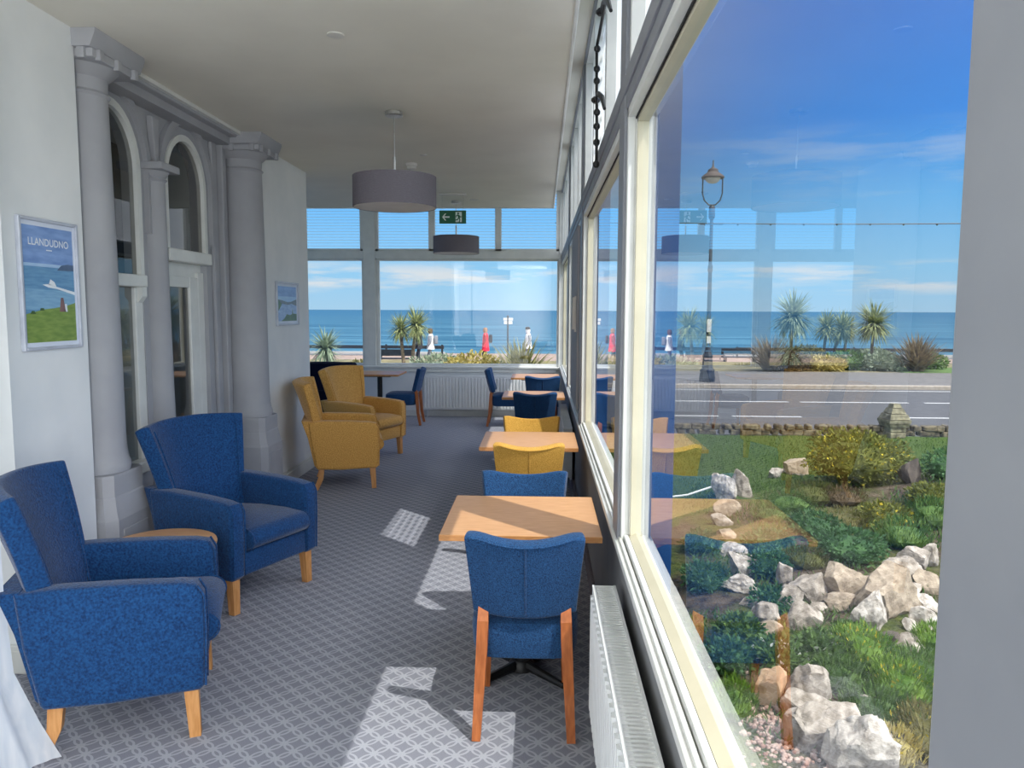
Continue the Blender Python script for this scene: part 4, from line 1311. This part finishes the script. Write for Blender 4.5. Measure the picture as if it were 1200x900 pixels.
def shrub(name, label, x, y, z, w, h, key, n, ls, cat='shrub', group=None, flowers=None, dep=None, grassy=False):
    r = random.Random(int(x * 977 + y * 131))
    bm = B()
    bmesh.ops.create_icosphere(bm, subdivisions=2, radius=1.0)
    for v in bm.verts:
        k = 0.80 + 0.16 * noise.noise(v.co * 1.9 + Vector((x, y, 0)))
        v.co = Vector((v.co.x * w / 2 * k, v.co.y * (dep or w) / 2 * k, v.co.z * h * 0.44 * k + h * 0.36))
    for _ in range(n):
        d_ = Vector((r.gauss(0, 1), r.gauss(0, 1), r.gauss(0.35, 0.8)))
        if d_.length < 1e-3:
            continue
        d_.normalize()
        k = r.uniform(0.72, 1.04) * (1.0 + 0.22 * noise.noise(d_ * 1.9 + Vector((x, y, 0))))
        p = Vector((d_.x * w / 2 * k, d_.y * (dep or w) / 2 * k, max(0.0, d_.z * h * 0.52 * k + h * 0.40)))
        if grassy:
            up = (Vector((d_.x * 0.5, d_.y * 0.5, 1.0)) + Vector((r.gauss(0, .3), r.gauss(0, .3), 0))).normalized()
        else:
            up = (d_ + Vector((r.gauss(0, .6), r.gauss(0, .6), r.gauss(0.2, .6)))).normalized()
        nr = Vector((r.gauss(0, 1), r.gauss(0, 1), r.gauss(0, 1))).normalized()
        mi = 1 if (flowers and r.random() < 0.06) else 0
        leaf(bm, p, nr, up, ls * r.uniform(0.7, 1.4) * (0.6 if mi else 1), ls * (0.16 if grassy else 0.5) * (1.6 if mi else 1), mi)
    ms = [L_[key]] + ([L_[flowers]] if flowers else [])
    o = obj(name, bm, ms, smooth=False, loc=(x, y, z))
    return tag(o, label, cat, group)

GP = 'low plants of the rockery'
SH = [
 (3.95, 9.6, 1.15, .74, 'yellow', 3600, .05, 'large yellow-green leafy bush at the edge of the lawn', 'flower', 0),
 (4.75, 9.0, .55, .42, 'ivy', 700, .05, 'dark green bush at the right edge beside the dark boulder', None, 0),
 (3.40, 8.6, .5, .22, 'brown', 500, .05, 'brownish heath clump in front of the big yellow-green bush', None, 1),
 (3.12, 8.75, .62, .28, 'moss', 700, .05, 'mossy mound left of the brownish heath clump', None, 1),
 (2.80, 8.55, .5, .22, 'green', 600, .05, 'green tuft behind the ridged upright rocks', None, 1),
 (3.45, 7.65, .55, .28, 'yellow', 900, .05, 'yellow-flowered low plant in the middle of the bank', 'flower', 0),
 (3.12, 7.75, .5, .22, 'olive', 600, .05, 'olive low plant left of the yellow-flowered one', None, 1),
 (2.75, 7.6, .55, .24, 'ivy', 800, .045, 'bluish green mat in the centre of the rockery', None, 0),
 (2.70, 6.65, .62, .30, 'ivy', 1300, .04, 'leafy dark green plant just above the large pointed rock', None, 0),
 (3.35, 7.05, .5, .30, 'green', 800, .06, 'grassy green clump behind the right-hand rock pile', None, 1),
 (3.85, 7.55, .42, .32, 'green', 600, .06, 'grassy tuft on the right below the bare soil', None, 1),
 (2.28, 6.5, .40, .18, 'moss', 600, .05, 'moss hummock behind the smooth broad pale rock', None, 1),
 (2.46, 8.1, .4, .18, 'green', 500, .05, 'small green clump right of the line of tan rocks', None, 1),
 (2.12, 7.0, .45, .22, 'ivy', 900, .04, 'ivy patch right of the low white rock', None, 0),
 (1.93, 6.35, .32, .24, 'ivy', 800, .04, 'ivy patch right of the rough white lumps', None, 0),
 (1.76, 5.72, .3, .18, 'ivy', 600, .04, 'ivy between the rough white lumps and the middle wall', None, 0),
 (1.52, 7.1, .35, .22, 'ivy', 700, .04, 'dark ivy patch left of the low white rock', None, 0),
 (1.36, 6.15, .36, .24, 'ivy', 700, .04, 'dark ivy patch left of the rough white lumps', None, 0),
 (1.38, 5.15, .32, .2, 'green', 700, .045, 'green leafy clump left of the rounded greyish rock', None, 0),
 (1.20, 4.78, .32, .2, 'ivy', 600, .045, 'dark leafy clump close to the window above the orange-tan rock', None, 0),
 (1.55, 4.80, .32, .18, 'green', 700, .045, 'green leafy clump between the flat stone and the near pile', 'white', 0),
 (1.83, 4.85, .38, .2, 'green', 900, .05, 'white-flowered green clump below the middle wall', 'white', 0),
 (2.08, 4.85, .42, .24, 'bright', 1100, .055, 'bright green weeds below the bright white slanting rock', 'flower', 1),
 (2.30, 4.52, .4, .24, 'green', 1000, .055, 'grassy weeds in front of the two rocks in the grass', None, 1),
 (1.10, 4.22, .26, .22, 'bright', 600, .05, 'bright green weeds against the window left of the orange-tan rock', None, 1),
 (1.84, 4.08, .34, .22, 'green', 900, .055, 'grassy tuft right of the near rock pile', None, 1),
 (2.02, 3.85, .36, .24, 'olive', 800, .055, 'dry olive tuft by the window post at the lower right', 'flower', 1),
 (2.62, 5.02, .26, .2, 'bright', 600, .05, 'bright tuft under the white block of the right-hand pile', None, 1),
 (2.12, 4.38, .34, .24, 'bright', 1000, .055, 'yellow-flowered weeds in the middle of the near slope', 'flower', 1),
 (1.80, 4.5, .30, .2, 'green', 900, .05, 'dense weeds behind the near rock pile', None, 1),
 (2.12, 5.18, .2, .14, 'green', 400, .04, 'little green tuft at the foot of the long flat tan stone', None, 0),
 (1.78, 3.72, .24, .2, 'straw', 500, .05, 'straw-coloured flowering tuft at the bottom right of the near pile', 'flower', 1),
 (4.1, 8.1, .42, .26, 'yellow', 600, .05, 'yellowish bush on the bare soil at the right', None, 0)]
for (sx, sy, w, h, key, n, ls, lab, fl, gr) in SH:
    shrub('rockery_plant', lab, sx, sy, gz(sx, sy) - 0.02, w, h, key, n, ls, 'plant', GP, fl, grassy=bool(gr))

# ground-cover of fine blades over the whole rockery bank
bm = B()
r2 = random.Random(9)
cnt = 0
while cnt < 9000:
    px, py = r2.uniform(0.8, 4.8), r2.uniform(3.2, 9.8)
    if px / py < 0.2 or noise.noise(Vector((px * 1.3, py * 1.3, 4))) < -0.12:
        continue
    p = Vector((px, py, gz(px, py)))
    leaf(bm, p, Vector((r2.gauss(0, 1), r2.gauss(0, 1), 0)).normalized(), Vector((r2.gauss(0, .5), r2.gauss(0, .5), 1)).normalized(), r2.uniform(.04, .11), 0.012)
    cnt += 1
tag(obj('ground_cover', bm, L_['green'], smooth=False), 'fine green weeds and grass covering the rockery bank', 'weeds', kind='stuff')
bm = B()
cnt = 0
while cnt < 9000:
    px, py = r2.uniform(1.2, 7.5), r2.uniform(8.5, 13.9)
    if (py - 0.95 * px < 6.8 and py < 10.6) or (abs(px - 6.38) < 0.4 and py > 13.55):
        continue
    leaf(bm, Vector((px, py, gz(px, py))), Vector((r2.gauss(0, 1), r2.gauss(0, 1), 0)).normalized(), Vector((r2.gauss(0, .4), r2.gauss(0, .4), 1)).normalized(), r2.uniform(.03, .06), 0.012)
    cnt += 1
tag(obj('lawn_grass', bm, leafm('lawn_blade', S(58, 86, 36), S(94, 120, 58), sc=2), smooth=False), 'short green grass of the lawn beyond the rockery', 'grass', kind='stuff')

bm = B()
tube(bm, [(1.2, 8.62, -0.44), (1.7, 8.8, -0.42), (2.1, 9.0, -0.34), (2.5, 9.4, -0.30)], 0.012, 6)
tag(obj('rope', bm, mat('white_cord', S(226, 228, 226), S(240, 240, 238), scale=20)), 'thin white cord stretched above the lawn to the white jagged rock', 'cord')
def blade(bm, base, az, el, ln, wd, droop, segs=4, mi=0):
    ca, sa = math.cos(az), math.sin(az)
    side = Vector((-sa, ca, 0))
    prev = None
    p = Vector(base)
    e = el
    for k in range(segs + 1):
        w = wd * (1 - (k / segs) ** 1.6) * (0.75 + 0.25 * min(1, k))
        if k == segs:
            cur = [bm.verts.new(p)]
        else:
            cur = [bm.verts.new(p - side * w / 2), bm.verts.new(p + side * w / 2)]
        if prev:
            if len(cur) == 2:
                bm.faces.new((prev[0], prev[1], cur[1], cur[0])).material_index = mi
            else:
                bm.faces.new((prev[0], prev[1], cur[0])).material_index = mi
        prev = cur
        p = p + Vector((ca * math.cos(e), sa * math.cos(e), math.sin(e))) * (ln / segs)
        e -= droop / segs

def cabbage_palm(label, x, y, z, heads, key='cord', group='cabbage palms along the promenade'):
    """heads: (dx, height, radius, n)"""
    t = thing('cabbage_palm', label, 'palm tree', (x, y, z), 0, group)
    r = random.Random(int(x * 71 + y * 13))
    for dx, h, rad, n in heads:
        n = int(n * 0.42)
        bm = B()
        lean = r.uniform(-0.06, 0.06)
        tube(bm, [(dx * 0.4, 0, 0), (dx * 0.6 + lean, 0.02, h * 0.5), (dx, 0, h)], [0.075, 0.06, 0.055], 8)
        obj('trunk', bm, barkm, t)
        bm = B()
        for k in range(n):
            az = r.uniform(0, 2 * PI)
            el = math.asin(r.uniform(-0.75, 1.0))
            blade(bm, (dx, 0, h + r.uniform(-0.10, 0.10)), az, el, rad * r.uniform(0.72, 1.05), rad * 0.075, 0.25 + 0.4 * (el < 0.3), 4)
        obj('crown', bm, L_[key], t, smooth=False)
    return t
cabbage_palm('single spiky cabbage palm seen at the left edge of the far window', -5.68, 20.0, -0.56, [(0, 1.22, 0.68, 560)], 'cordgrey')
cabbage_palm('twin-headed cabbage palm seen through the far window beside a walker', -4.75, 27.0, -0.52, [(-0.22, 1.52, 0.72, 600), (0.34, 1.66, 0.80, 640)], 'cord')
cabbage_palm('largest cabbage palm, leftmost of the row seen through the near window', 9.98, 31.0, -0.52, [(0.0, 1.98, 1.25, 950)], 'cordgrey')
cabbage_palm('pair of bushy cabbage palm heads just right of the largest palm', 11.45, 31.4, -0.52, [(0.0, 1.56, 0.86, 700), (0.62, 1.52, 0.92, 720)], 'cord')
cabbage_palm('small cabbage palm half hidden behind the rightmost one', 12.35, 32.4, -0.52, [(0.35, 1.60, 0.75, 480)], 'cordgrey')
cabbage_palm('rightmost cabbage palm with round spiky head on a slim trunk', 12.72, 30.0, -0.52, [(0.0, 1.74, 1.08, 900)], 'cord')

def flax(label, x, y, z, h, n, key):
    bm = B()
    r = random.Random(int(x * 37 + y))
    for k in range(n):
        az = r.uniform(0, 2 * PI); el = r.uniform(0.5, 1.5)
        blade(bm, (r.gauss(0, .08), r.gauss(0, .08), 0), az, el, h * r.uniform(0.75, 1.1), h * 0.07, 0.45, 4)
    o = obj('flax_bush', bm, L_[key], smooth=False, loc=(x, y, z))
    return tag(o, label, 'flax', 'flax bushes along the promenade')
flax('spiky green flax bush seen through the right end of the far window', -0.56, 22.0, -0.55, 1.55, 220, 'flax')
flax('bronze flax bush at the left end of the near window bed', 8.55, 28.9, -0.52, 1.45, 260, 'bronze')
flax('bronze spiky flax bush on the grass at the right end of the bed', 13.95, 29.1, -0.50, 1.5, 260, 'bronze')

GB = 'shrubs of the promenade bed'
BED = [(-2.0, 22.5, 1.7, 1.05, 'straw', 1100, .12, 'straw-coloured bush in the middle of the far window view'),
       (-3.3, 24.5, 1.9, .85, 'silver', 1200, .12, 'silvery green bush below the twin-headed palm'),
       (-1.25, 22.6, .9, .72, 'green', 700, .10, 'dark green bush left of the spiky flax'),
       (-5.2, 22.0, 1.1, .80, 'olive', 600, .12, 'olive bush at the left of the far window, below the rail'),
       (9.3, 29.0, 1.5, .75, 'brown', 1000, .13, 'brownish shrub right of the left flax bush'),
       (10.6, 29.2, 1.5, .60, 'straw', 1000, .12, 'tan dry shrub in front of the largest palm'),
       (10.4, 30.8, 1.8, .95, 'olive', 1200, .13, 'olive hedge clump behind the tan dry shrub'),
       (11.7, 29.8, 1.7, .8, 'green', 1200, .13, 'green hedge clump below the pair of palm heads'),
       (12.9, 29.4, 1.5, .75, 'silver', 1100, .13, 'grey-green hedge clump at the foot of the rightmost palm'),
       (14.9, 30.2, 1.4, .7, 'green', 900, .13, 'green hedge clump right of the right flax bush'),
       (13.3, 31.2, 1.6, .8, 'silver', 900, .13, 'pale grey-green shrub behind the rightmost palm')]
for (sx, sy, w, h, key, n, ls, lab) in BED:
    shrub('bed_shrub', lab, sx, sy, -0.54, w, h, key, n, ls, 'shrub', GB, dep=w * 0.6)

# lamp post ---------------------------------------------------------------
t = thing('street_lamp', 'tall ornate street lamp with glass bowl lantern held in a U-shaped yoke', 'street lamp', (5.20, 24.2, -0.5))
bm = B(); lathe(bm, [(0.24, 0), (0.25, 0.12), (0.22, 0.30), (0.235, 0.36), (0.17, 0.42), (0.15, 0.75), (0.16, 0.80), (0.11, 0.92), (0.09, 1.0)], seg=8); obj('base', bm, M['iron'], t, smooth=False)
bm = B(); lathe(bm, [(0.085, 0.98), (0.07, 1.3), (0.06, 3.4), (0.075, 3.42), (0.075, 3.6), (0.055, 3.62), (0.05, 5.0), (0.09, 5.04), (0.10, 5.12), (0.09, 5.38), (0.06, 5.42)], seg=14)
tube(bm, [(-0.35, 0, 4.86), (0.35, 0, 4.86)], 0.018, 6)
obj('pole', bm, M['iron'], t)
bm = B(); box(bm, -0.065, 0.065, -0.095, -0.07, 1.55, 1.95); obj('white_plate', bm, M['plastic'], t, smooth=False)
bm = B(); box(bm, -0.06, 0.06, -0.095, -0.07, 1.2, 1.42); obj('white_plate', bm, M['plastic'], t, smooth=False)
bm = B(); tube(bm, [(-0.30, 0, 6.30), (-0.30, 0, 5.78), (-0.24, 0, 5.58), (-0.1, 0, 5.44), (0.1, 0, 5.44), (0.24, 0, 5.58), (0.30, 0, 5.78), (0.30, 0, 6.30)], 0.022, 8); obj('yoke', bm, M['iron'], t)
bm = B(); lathe(bm, [(0.34, 6.24), (0.35, 6.27), (0.32, 6.31), (0.20, 6.40), (0.17, 6.42), (0.15, 6.50), (0.05, 6.56), (0.03, 6.60), (0.015, 6.78)], seg=20); obj('lantern_hood', bm, mat('lamp_brown', S(70, 58, 52), S(92, 78, 70), scale=10), t)
bm = B(); lathe(bm, [(0.02, 6.08), (0.12, 6.10), (0.20, 6.16), (0.235, 6.25)], seg=20); obj('glass_bowl', bm, mat('frosted_bowl', S(216, 206, 186), S(232, 224, 206), rough=0.3, scale=10), t)

bm = B(); tube(bm, [(5.2 + k * 1.2 if k else 5.2, 24.2, 4.38 - 0.02 * math.sin(k * 0.5)) for k in range(-4, 24)], 0.016, 5)
for k in range(28):
    bmesh.ops.create_icosphere(bm, subdivisions=1, radius=0.035, matrix=Matrix.Translation((1.0 + k * 1.0, 24.2, 4.35)))
tag(obj('festoon_cable', bm, M['rail']), 'thin dark festoon cable strung level from the street lamp', 'cable')

# sign post ---------------------------------------------------------------
t = thing('sign_post', 'slim dark post with a small white finger sign on the promenade', 'sign post', (-1.18, 27.0, -0.52))
bm = B(); tube(bm, [(0, 0, 0), (0, 0, 1.98)], 0.03, 8); lathe(bm, [(0.03, 1.97), (0.045, 2.0), (0.0, 2.06)], seg=8); obj('post', bm, M['iron'], t)
bm = B(); box(bm, -0.16, 0.18, -0.02, 0.02, 1.86, 1.95, 0.006); obj('sign_board', bm, M['plastic'], t, smooth=False)
bm = B(); box(bm, -0.14, 0.16, -0.02, 0.02, 1.73, 1.84, 0.006); obj('sign_board', bm, M['plastic'], t, smooth=False)

# promenade rail and low white wall ---------------------------------------
def railing(label, x0, x1):
    t = thing('railing', label, 'railing', ((x0 + x1) / 2, 44.0, -0.95))
    L0, L1 = x0 - (x0 + x1) / 2, x1 - (x0 + x1) / 2
    bm = B(); box(bm, L0, L1, -0.07, 0.07, 0.42, 0.60, 0.01); obj('top_rail', bm, M['rail'], t, smooth=False)
    n = max(2, int((x1 - x0) / 3.0))
    for k in range(n + 1):
        xx = L0 + 0.1 + (L1 - L0 - 0.2) * k / n
        bm = B(); tube(bm, [(xx, 0, 0), (xx, 0, 0.66)], 0.06, 8); obj('post', bm, M['rail'], t)
    bm = B(); box(bm, L0, L1, 0.3, 0.5, 0.0, 0.22); obj('plinth_wall', bm, paint, t, smooth=False)
railing('long black promenade rail at the left of the far window view', -22, -5.6)
railing('long black promenade rail at the right, behind the palms', 11.0, 34)
def bench(label, x, y, z):
    t = thing('bench', label, 'bench', (x, y, z), 0, 'promenade benches')
    bm = B(); box(bm, -0.85, 0.85, -0.22, 0.22, 0.42, 0.47, 0.01); obj('seat', bm, M['rail'], t, smooth=False)
    bm = B(); box(bm, -0.85, 0.85, 0.18, 0.22, 0.55, 0.85, 0.01); obj('backrest', bm, M['rail'], t, smooth=False)
    for sx in (-0.7, 0.7):
        bm = B(); box(bm, sx - 0.04, sx + 0.04, -0.2, 0.22, 0.0, 0.42); box(bm, sx - 0.03, sx + 0.03, 0.17, 0.22, 0.42, 0.85); obj('leg', bm, M['rail'], t, smooth=False)
    return t
b1 = bench('dark bench on the promenade left of the twin-headed palm', -6.6, 34.6, -0.95)
dup(b1, (9.6, 37.5, -0.95), 0, 'dark bench on the promenade left of the bed, beyond the street lamp')

# people -------------------------------------------------------------------
skinm = mat('skin', S(206, 160, 134), S(218, 174, 148), rough=0.6, scale=8)
def person(label, x, y, z, rotz, coat, trousers, hair, coat_len, hat=None, bag=None, stride=0.14, sleeve=None, head_part='hair'):
    t = thing('person', label, 'person', (x, y, z), rotz)
    # one continuous body skinned from a posed skeleton (faces +y)
    V = [(0, 0, 0.93), (0, -0.01, 1.12), (0, 0.0, 1.36), (0, 0.01, 1.47), (0, 0.03, 1.56), (0, 0.04, 1.66),
         (0.17, 0, 1.38), (0.22, -0.05, 1.12), (0.19, 0.08, 0.93), (-0.17, 0, 1.38), (-0.22, 0.0, 1.12), (-0.19, 0.12, 0.95),
         (0.09, 0, 0.86), (0.10, stride, 0.48), (0.10, stride * 0.7, 0.08), (0.10, stride * 0.7 + 0.15, 0.035),
         (-0.09, 0, 0.86), (-0.10, 0.02, 0.47), (-0.10, -stride * 1.3, 0.10), (-0.10, -stride * 1.3 + 0.14, 0.035),
         (0, 0.13, 1.60)]
    Ed = [(0, 1), (1, 2), (2, 3), (3, 4), (4, 5), (2, 6), (6, 7), (7, 8), (2, 9), (9, 10), (10, 11), (0, 12), (12, 13), (13, 14), (14, 15), (0, 16), (16, 17), (17, 18), (18, 19), (4, 20)]
    R_ = [.145, .13, .15, .055, .085, .085, .07, .05, .038, .07, .05, .038, .095, .06, .042, .035, .095, .06, .042, .035, .022]
    me = bpy.data.meshes.new('body'); me.from_pydata(V, Ed, [])
    o = bpy.data.objects.new('body', me); COL.objects.link(o)
    sk = o.modifiers.new('skin', 'SKIN')
    sv = me.skin_vertices[0].data
    for k, rr in enumerate(R_):
        sv[k].radius = (rr, rr)
    sv[0].use_root = True
    ss = o.modifiers.new('subd', 'SUBSURF'); ss.levels = ss.render_levels = 1
    dg = bpy.context.evaluated_depsgraph_get()
    m2 = bpy.data.meshes.new_from_object(o.evaluated_get(dg))
    bpy.data.objects.remove(o)
    for m_ in (skinm, trousers):
        m2.materials.append(m_)
    for p in m2.polygons:
        p.use_smooth = True
        p.material_index = 1 if p.center.z < 0.95 else 0
    body = bpy.data.objects.new('body', m2); COL.objects.link(body); body.parent = t
    bm = B()
    def ring(w, d_, zz, cy=0.0):
        return [(w * math.cos(2 * PI * k / 16), cy + d_ * math.sin(2 * PI * k / 16), zz) for k in range(16)]
    loft(bm, [ring(.235, .20, coat_len), ring(.22, .19, coat_len + 0.02), ring(.195, .155, 1.05), ring(.205, .15, 1.25), ring(.215, .14, 1.36), ring(.14, .11, 1.45), ring(.085, .085, 1.50)])
    cj = obj('coat', bm, coat, t)
    for s, a in ((1, -0.05), (-1, 0.0)):
        bm = B(); tube(bm, [(s * .15, 0, 1.40), (s * .225, a, 1.13), (s * .20, a + 0.12, 0.95)], [.085, .07, .055], 10); obj('sleeve', bm, sleeve or coat, cj)  # a separate sleeve colour paints shade on the arms against the coat
    bm = B()
    prof = [(.03, 1.77), (.085, 1.75), (.115, 1.68), (.112, 1.60), (.10, 1.53)]
    lathe(bm, prof, (0, 0.015, 0), 14)
    obj(head_part, bm, hair, t)
    if hat is not None:
        bm = B(); lathe(bm, [(.14, 1.69), (.142, 1.70), (.12, 1.71), (.115, 1.78), (.07, 1.82), (.02, 1.825)], (0, 0.03, 0), 16); obj('hat', bm, hat, t)
    if bag is not None:
        bm = B(); box(bm, -0.15, 0.15, -0.33, -0.17, 1.02, 1.42, 0.05, 3); obj('backpack', bm, bag, t)
    return t
def fab(n, a, b_):
    return mat(n, a, b_, rough=0.85, scale=10)
red = fab('red_coat', S(206, 22, 48), S(226, 40, 66)); dark = fab('dark_cloth', S(26, 28, 36), S(40, 42, 50))
pale = fab('pale_coat', S(206, 204, 200), S(226, 224, 220)); hairb = fab('brown_hair', S(86, 62, 44), S(106, 80, 58)); grey = fab('grey_cloth', S(120, 124, 130), S(140, 144, 150))
person('person in a red coat walking left along the promenade', -2.76, 38.0, -0.93, PI / 2, red, dark, fab('fair_hair', S(136, 96, 70), S(160, 120, 92)), 0.62, sleeve=fab('red_coat_shaded', S(146, 12, 34), S(166, 22, 44)), bag=dark)  # sleeve is the red coat with shade put into its colour
person('person in a pale coat and dark cap walking beside the spiky flax bush', -0.65, 38.0, -0.93, PI / 2 + 0.4, pale, grey, fab('white_hood', S(226, 226, 224), S(236, 236, 234)), 0.75, hat=dark, sleeve=grey, head_part='hood')
person('person in dark clothes next to the walker in white behind the twin-headed palm', -5.75, 36.0, -0.93, PI / 2, dark, dark, hairb, 0.8)
person('person in a white jacket with patterned scarf behind the twin-headed palm', -5.22, 36.1, -0.93, PI / 2, pale, grey, hairb, 0.78, bag=grey, sleeve=grey)

# ------------------------------------------------------------------ light
def world():
    w = bpy.data.worlds.new('coast_sky')
    SC.world = w
    w.use_nodes = True
    nt = w.node_tree
    L = nt.links.new
    bg = nt.nodes['Background']
    tc = nt.nodes.new('ShaderNodeTexCoord')
    sp_ = nt.nodes.new('ShaderNodeSeparateXYZ')
    L(tc.outputs['Generated'], sp_.inputs[0])
    z = sp_.outputs['Z']
    rp = nt.nodes.new('ShaderNodeValToRGB')
    cr = rp.color_ramp
    cr.elements[0].position = 0.0; cr.elements[0].color = S(176, 216, 244)
    cr.elements[1].position = 1.0; cr.elements[1].color = S(40, 92, 180)
    for p, c in ((0.05, S(156, 214, 252)), (0.13, S(120, 196, 255)), (0.22, S(72, 154, 246)), (0.36, S(38, 122, 224)), (0.5, S(40, 108, 206))):
        e = cr.elements.new(p); e.color = c
    L(z, rp.inputs['Fac'])
    # low cloud banks near the horizon plus faint wisps
    mp = nt.nodes.new('ShaderNodeMapping'); mp.inputs['Scale'].default_value = (4.0, 4.0, 34.0)
    L(tc.outputs['Generated'], mp.inputs['Vector'])
    nz = nt.nodes.new('ShaderNodeTexNoise'); nz.inputs['Scale'].default_value = 1.35; nz.inputs['Detail'].default_value = 7; nz.inputs['Roughness'].default_value = 0.62
    L(mp.outputs['Vector'], nz.inputs['Vector'])
    def band(c, wd):
        d_ = nm(nt, 'DIVIDE', nm(nt, 'SUBTRACT', z, c), wd)
        return nm(nt, 'MAXIMUM', nm(nt, 'SUBTRACT', 1.0, nm(nt, 'MULTIPLY', d_, d_)), 0.0)
    cl = nt.nodes.new('ShaderNodeMapRange'); cl.inputs['From Min'].default_value = 0.47; cl.inputs['From Max'].default_value = 0.62
    L(nz.outputs['Fac'], cl.inputs['Value'])
    msk = nm(nt, 'MULTIPLY', cl.outputs['Result'], nm(nt, 'MAXIMUM', band(0.040, 0.022), nm(nt, 'MULTIPLY', band(0.17, 0.05), 0.25)))
    mx = nt.nodes.new('ShaderNodeMixRGB'); mx.inputs['Color2'].default_value = S(232, 236, 240)
    L(nm(nt, 'MINIMUM', msk, 0.92), mx.inputs['Fac']); L(rp.outputs['Color'], mx.inputs['Color1'])
    # added sky glow around the sun, out of view, to brighten the room
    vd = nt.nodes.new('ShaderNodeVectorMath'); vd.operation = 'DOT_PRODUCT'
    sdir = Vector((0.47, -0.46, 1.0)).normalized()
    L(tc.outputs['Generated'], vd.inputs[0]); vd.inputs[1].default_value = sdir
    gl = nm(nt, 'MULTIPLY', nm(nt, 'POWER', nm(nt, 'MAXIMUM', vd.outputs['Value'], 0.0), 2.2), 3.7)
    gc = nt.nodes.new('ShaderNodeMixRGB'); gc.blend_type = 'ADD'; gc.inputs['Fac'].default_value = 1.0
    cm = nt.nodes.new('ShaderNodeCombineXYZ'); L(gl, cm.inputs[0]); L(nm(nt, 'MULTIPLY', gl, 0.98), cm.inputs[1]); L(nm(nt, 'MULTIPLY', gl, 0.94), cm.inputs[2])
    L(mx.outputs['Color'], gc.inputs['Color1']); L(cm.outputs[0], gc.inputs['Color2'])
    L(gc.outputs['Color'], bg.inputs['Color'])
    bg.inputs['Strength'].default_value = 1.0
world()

sd = bpy.data.lights.new('sun', 'SUN'); sd.energy = 4.6; sd.angle = math.radians(0.6); sd.color = (1.0, 0.95, 0.87)
so = bpy.data.objects.new('sun', sd); COL.objects.link(so)
so.rotation_euler = Vector((-0.47, 0.46, -1.0)).to_track_quat('-Z', 'Y').to_euler()

def area(name, loc, direction, sx, sy, power, col=(1, 1, 1)):
    ld = bpy.data.lights.new(name, 'AREA'); ld.shape = 'RECTANGLE'; ld.size = sx; ld.size_y = sy; ld.energy = power; ld.color = col
    lo = bpy.data.objects.new(name, ld); COL.objects.link(lo); lo.location = loc
    lo.rotation_euler = Vector(direction).to_track_quat('-Z', 'Z').to_euler()
    return lo
area('added_rear_fill', (0.20, -1.35, 1.75), (-1.0, -0.08, 0.0), 2.5, 1.7, 265, (1.0, 0.97, 0.93))  # added fill lamp by the rear bay, out of view, lifts the room

# ------------------------------------------------------------------ camera
F, H = 900.0, 1.70
pitch, roll = math.radians(5.49), math.radians(0.25)
yaw = math.atan2(34.0 / F, math.cos(pitch))
fwd = Vector((-math.sin(yaw) * math.cos(pitch), math.cos(yaw) * math.cos(pitch), -math.sin(pitch)))
r0 = Vector((math.cos(yaw), math.sin(yaw), 0)); u0 = r0.cross(fwd)
rt = r0 * math.cos(roll) + u0 * math.sin(roll); up = u0 * math.cos(roll) - r0 * math.sin(roll)
cd = bpy.data.cameras.new('camera'); cd.sensor_fit = 'HORIZONTAL'; cd.sensor_width = 36.0; cd.lens = 36.0 * F / 1200.0
cd.clip_start = 0.02; cd.clip_end = 30000
co = bpy.data.objects.new('camera', cd); COL.objects.link(co)
co.matrix_world = Matrix(((rt.x, up.x, -fwd.x, 0), (rt.y, up.y, -fwd.y, 0), (rt.z, up.z, -fwd.z, H), (0, 0, 0, 1)))
SC.camera = co
SC.view_settings.view_transform = 'Standard'
SC.view_settings.look = 'None'
SC.view_settings.exposure = 0.0
SC.cycles.max_bounces = 10
SC.cycles.transparent_max_bounces = 24
SC.cycles.sample_clamp_indirect = 6.0
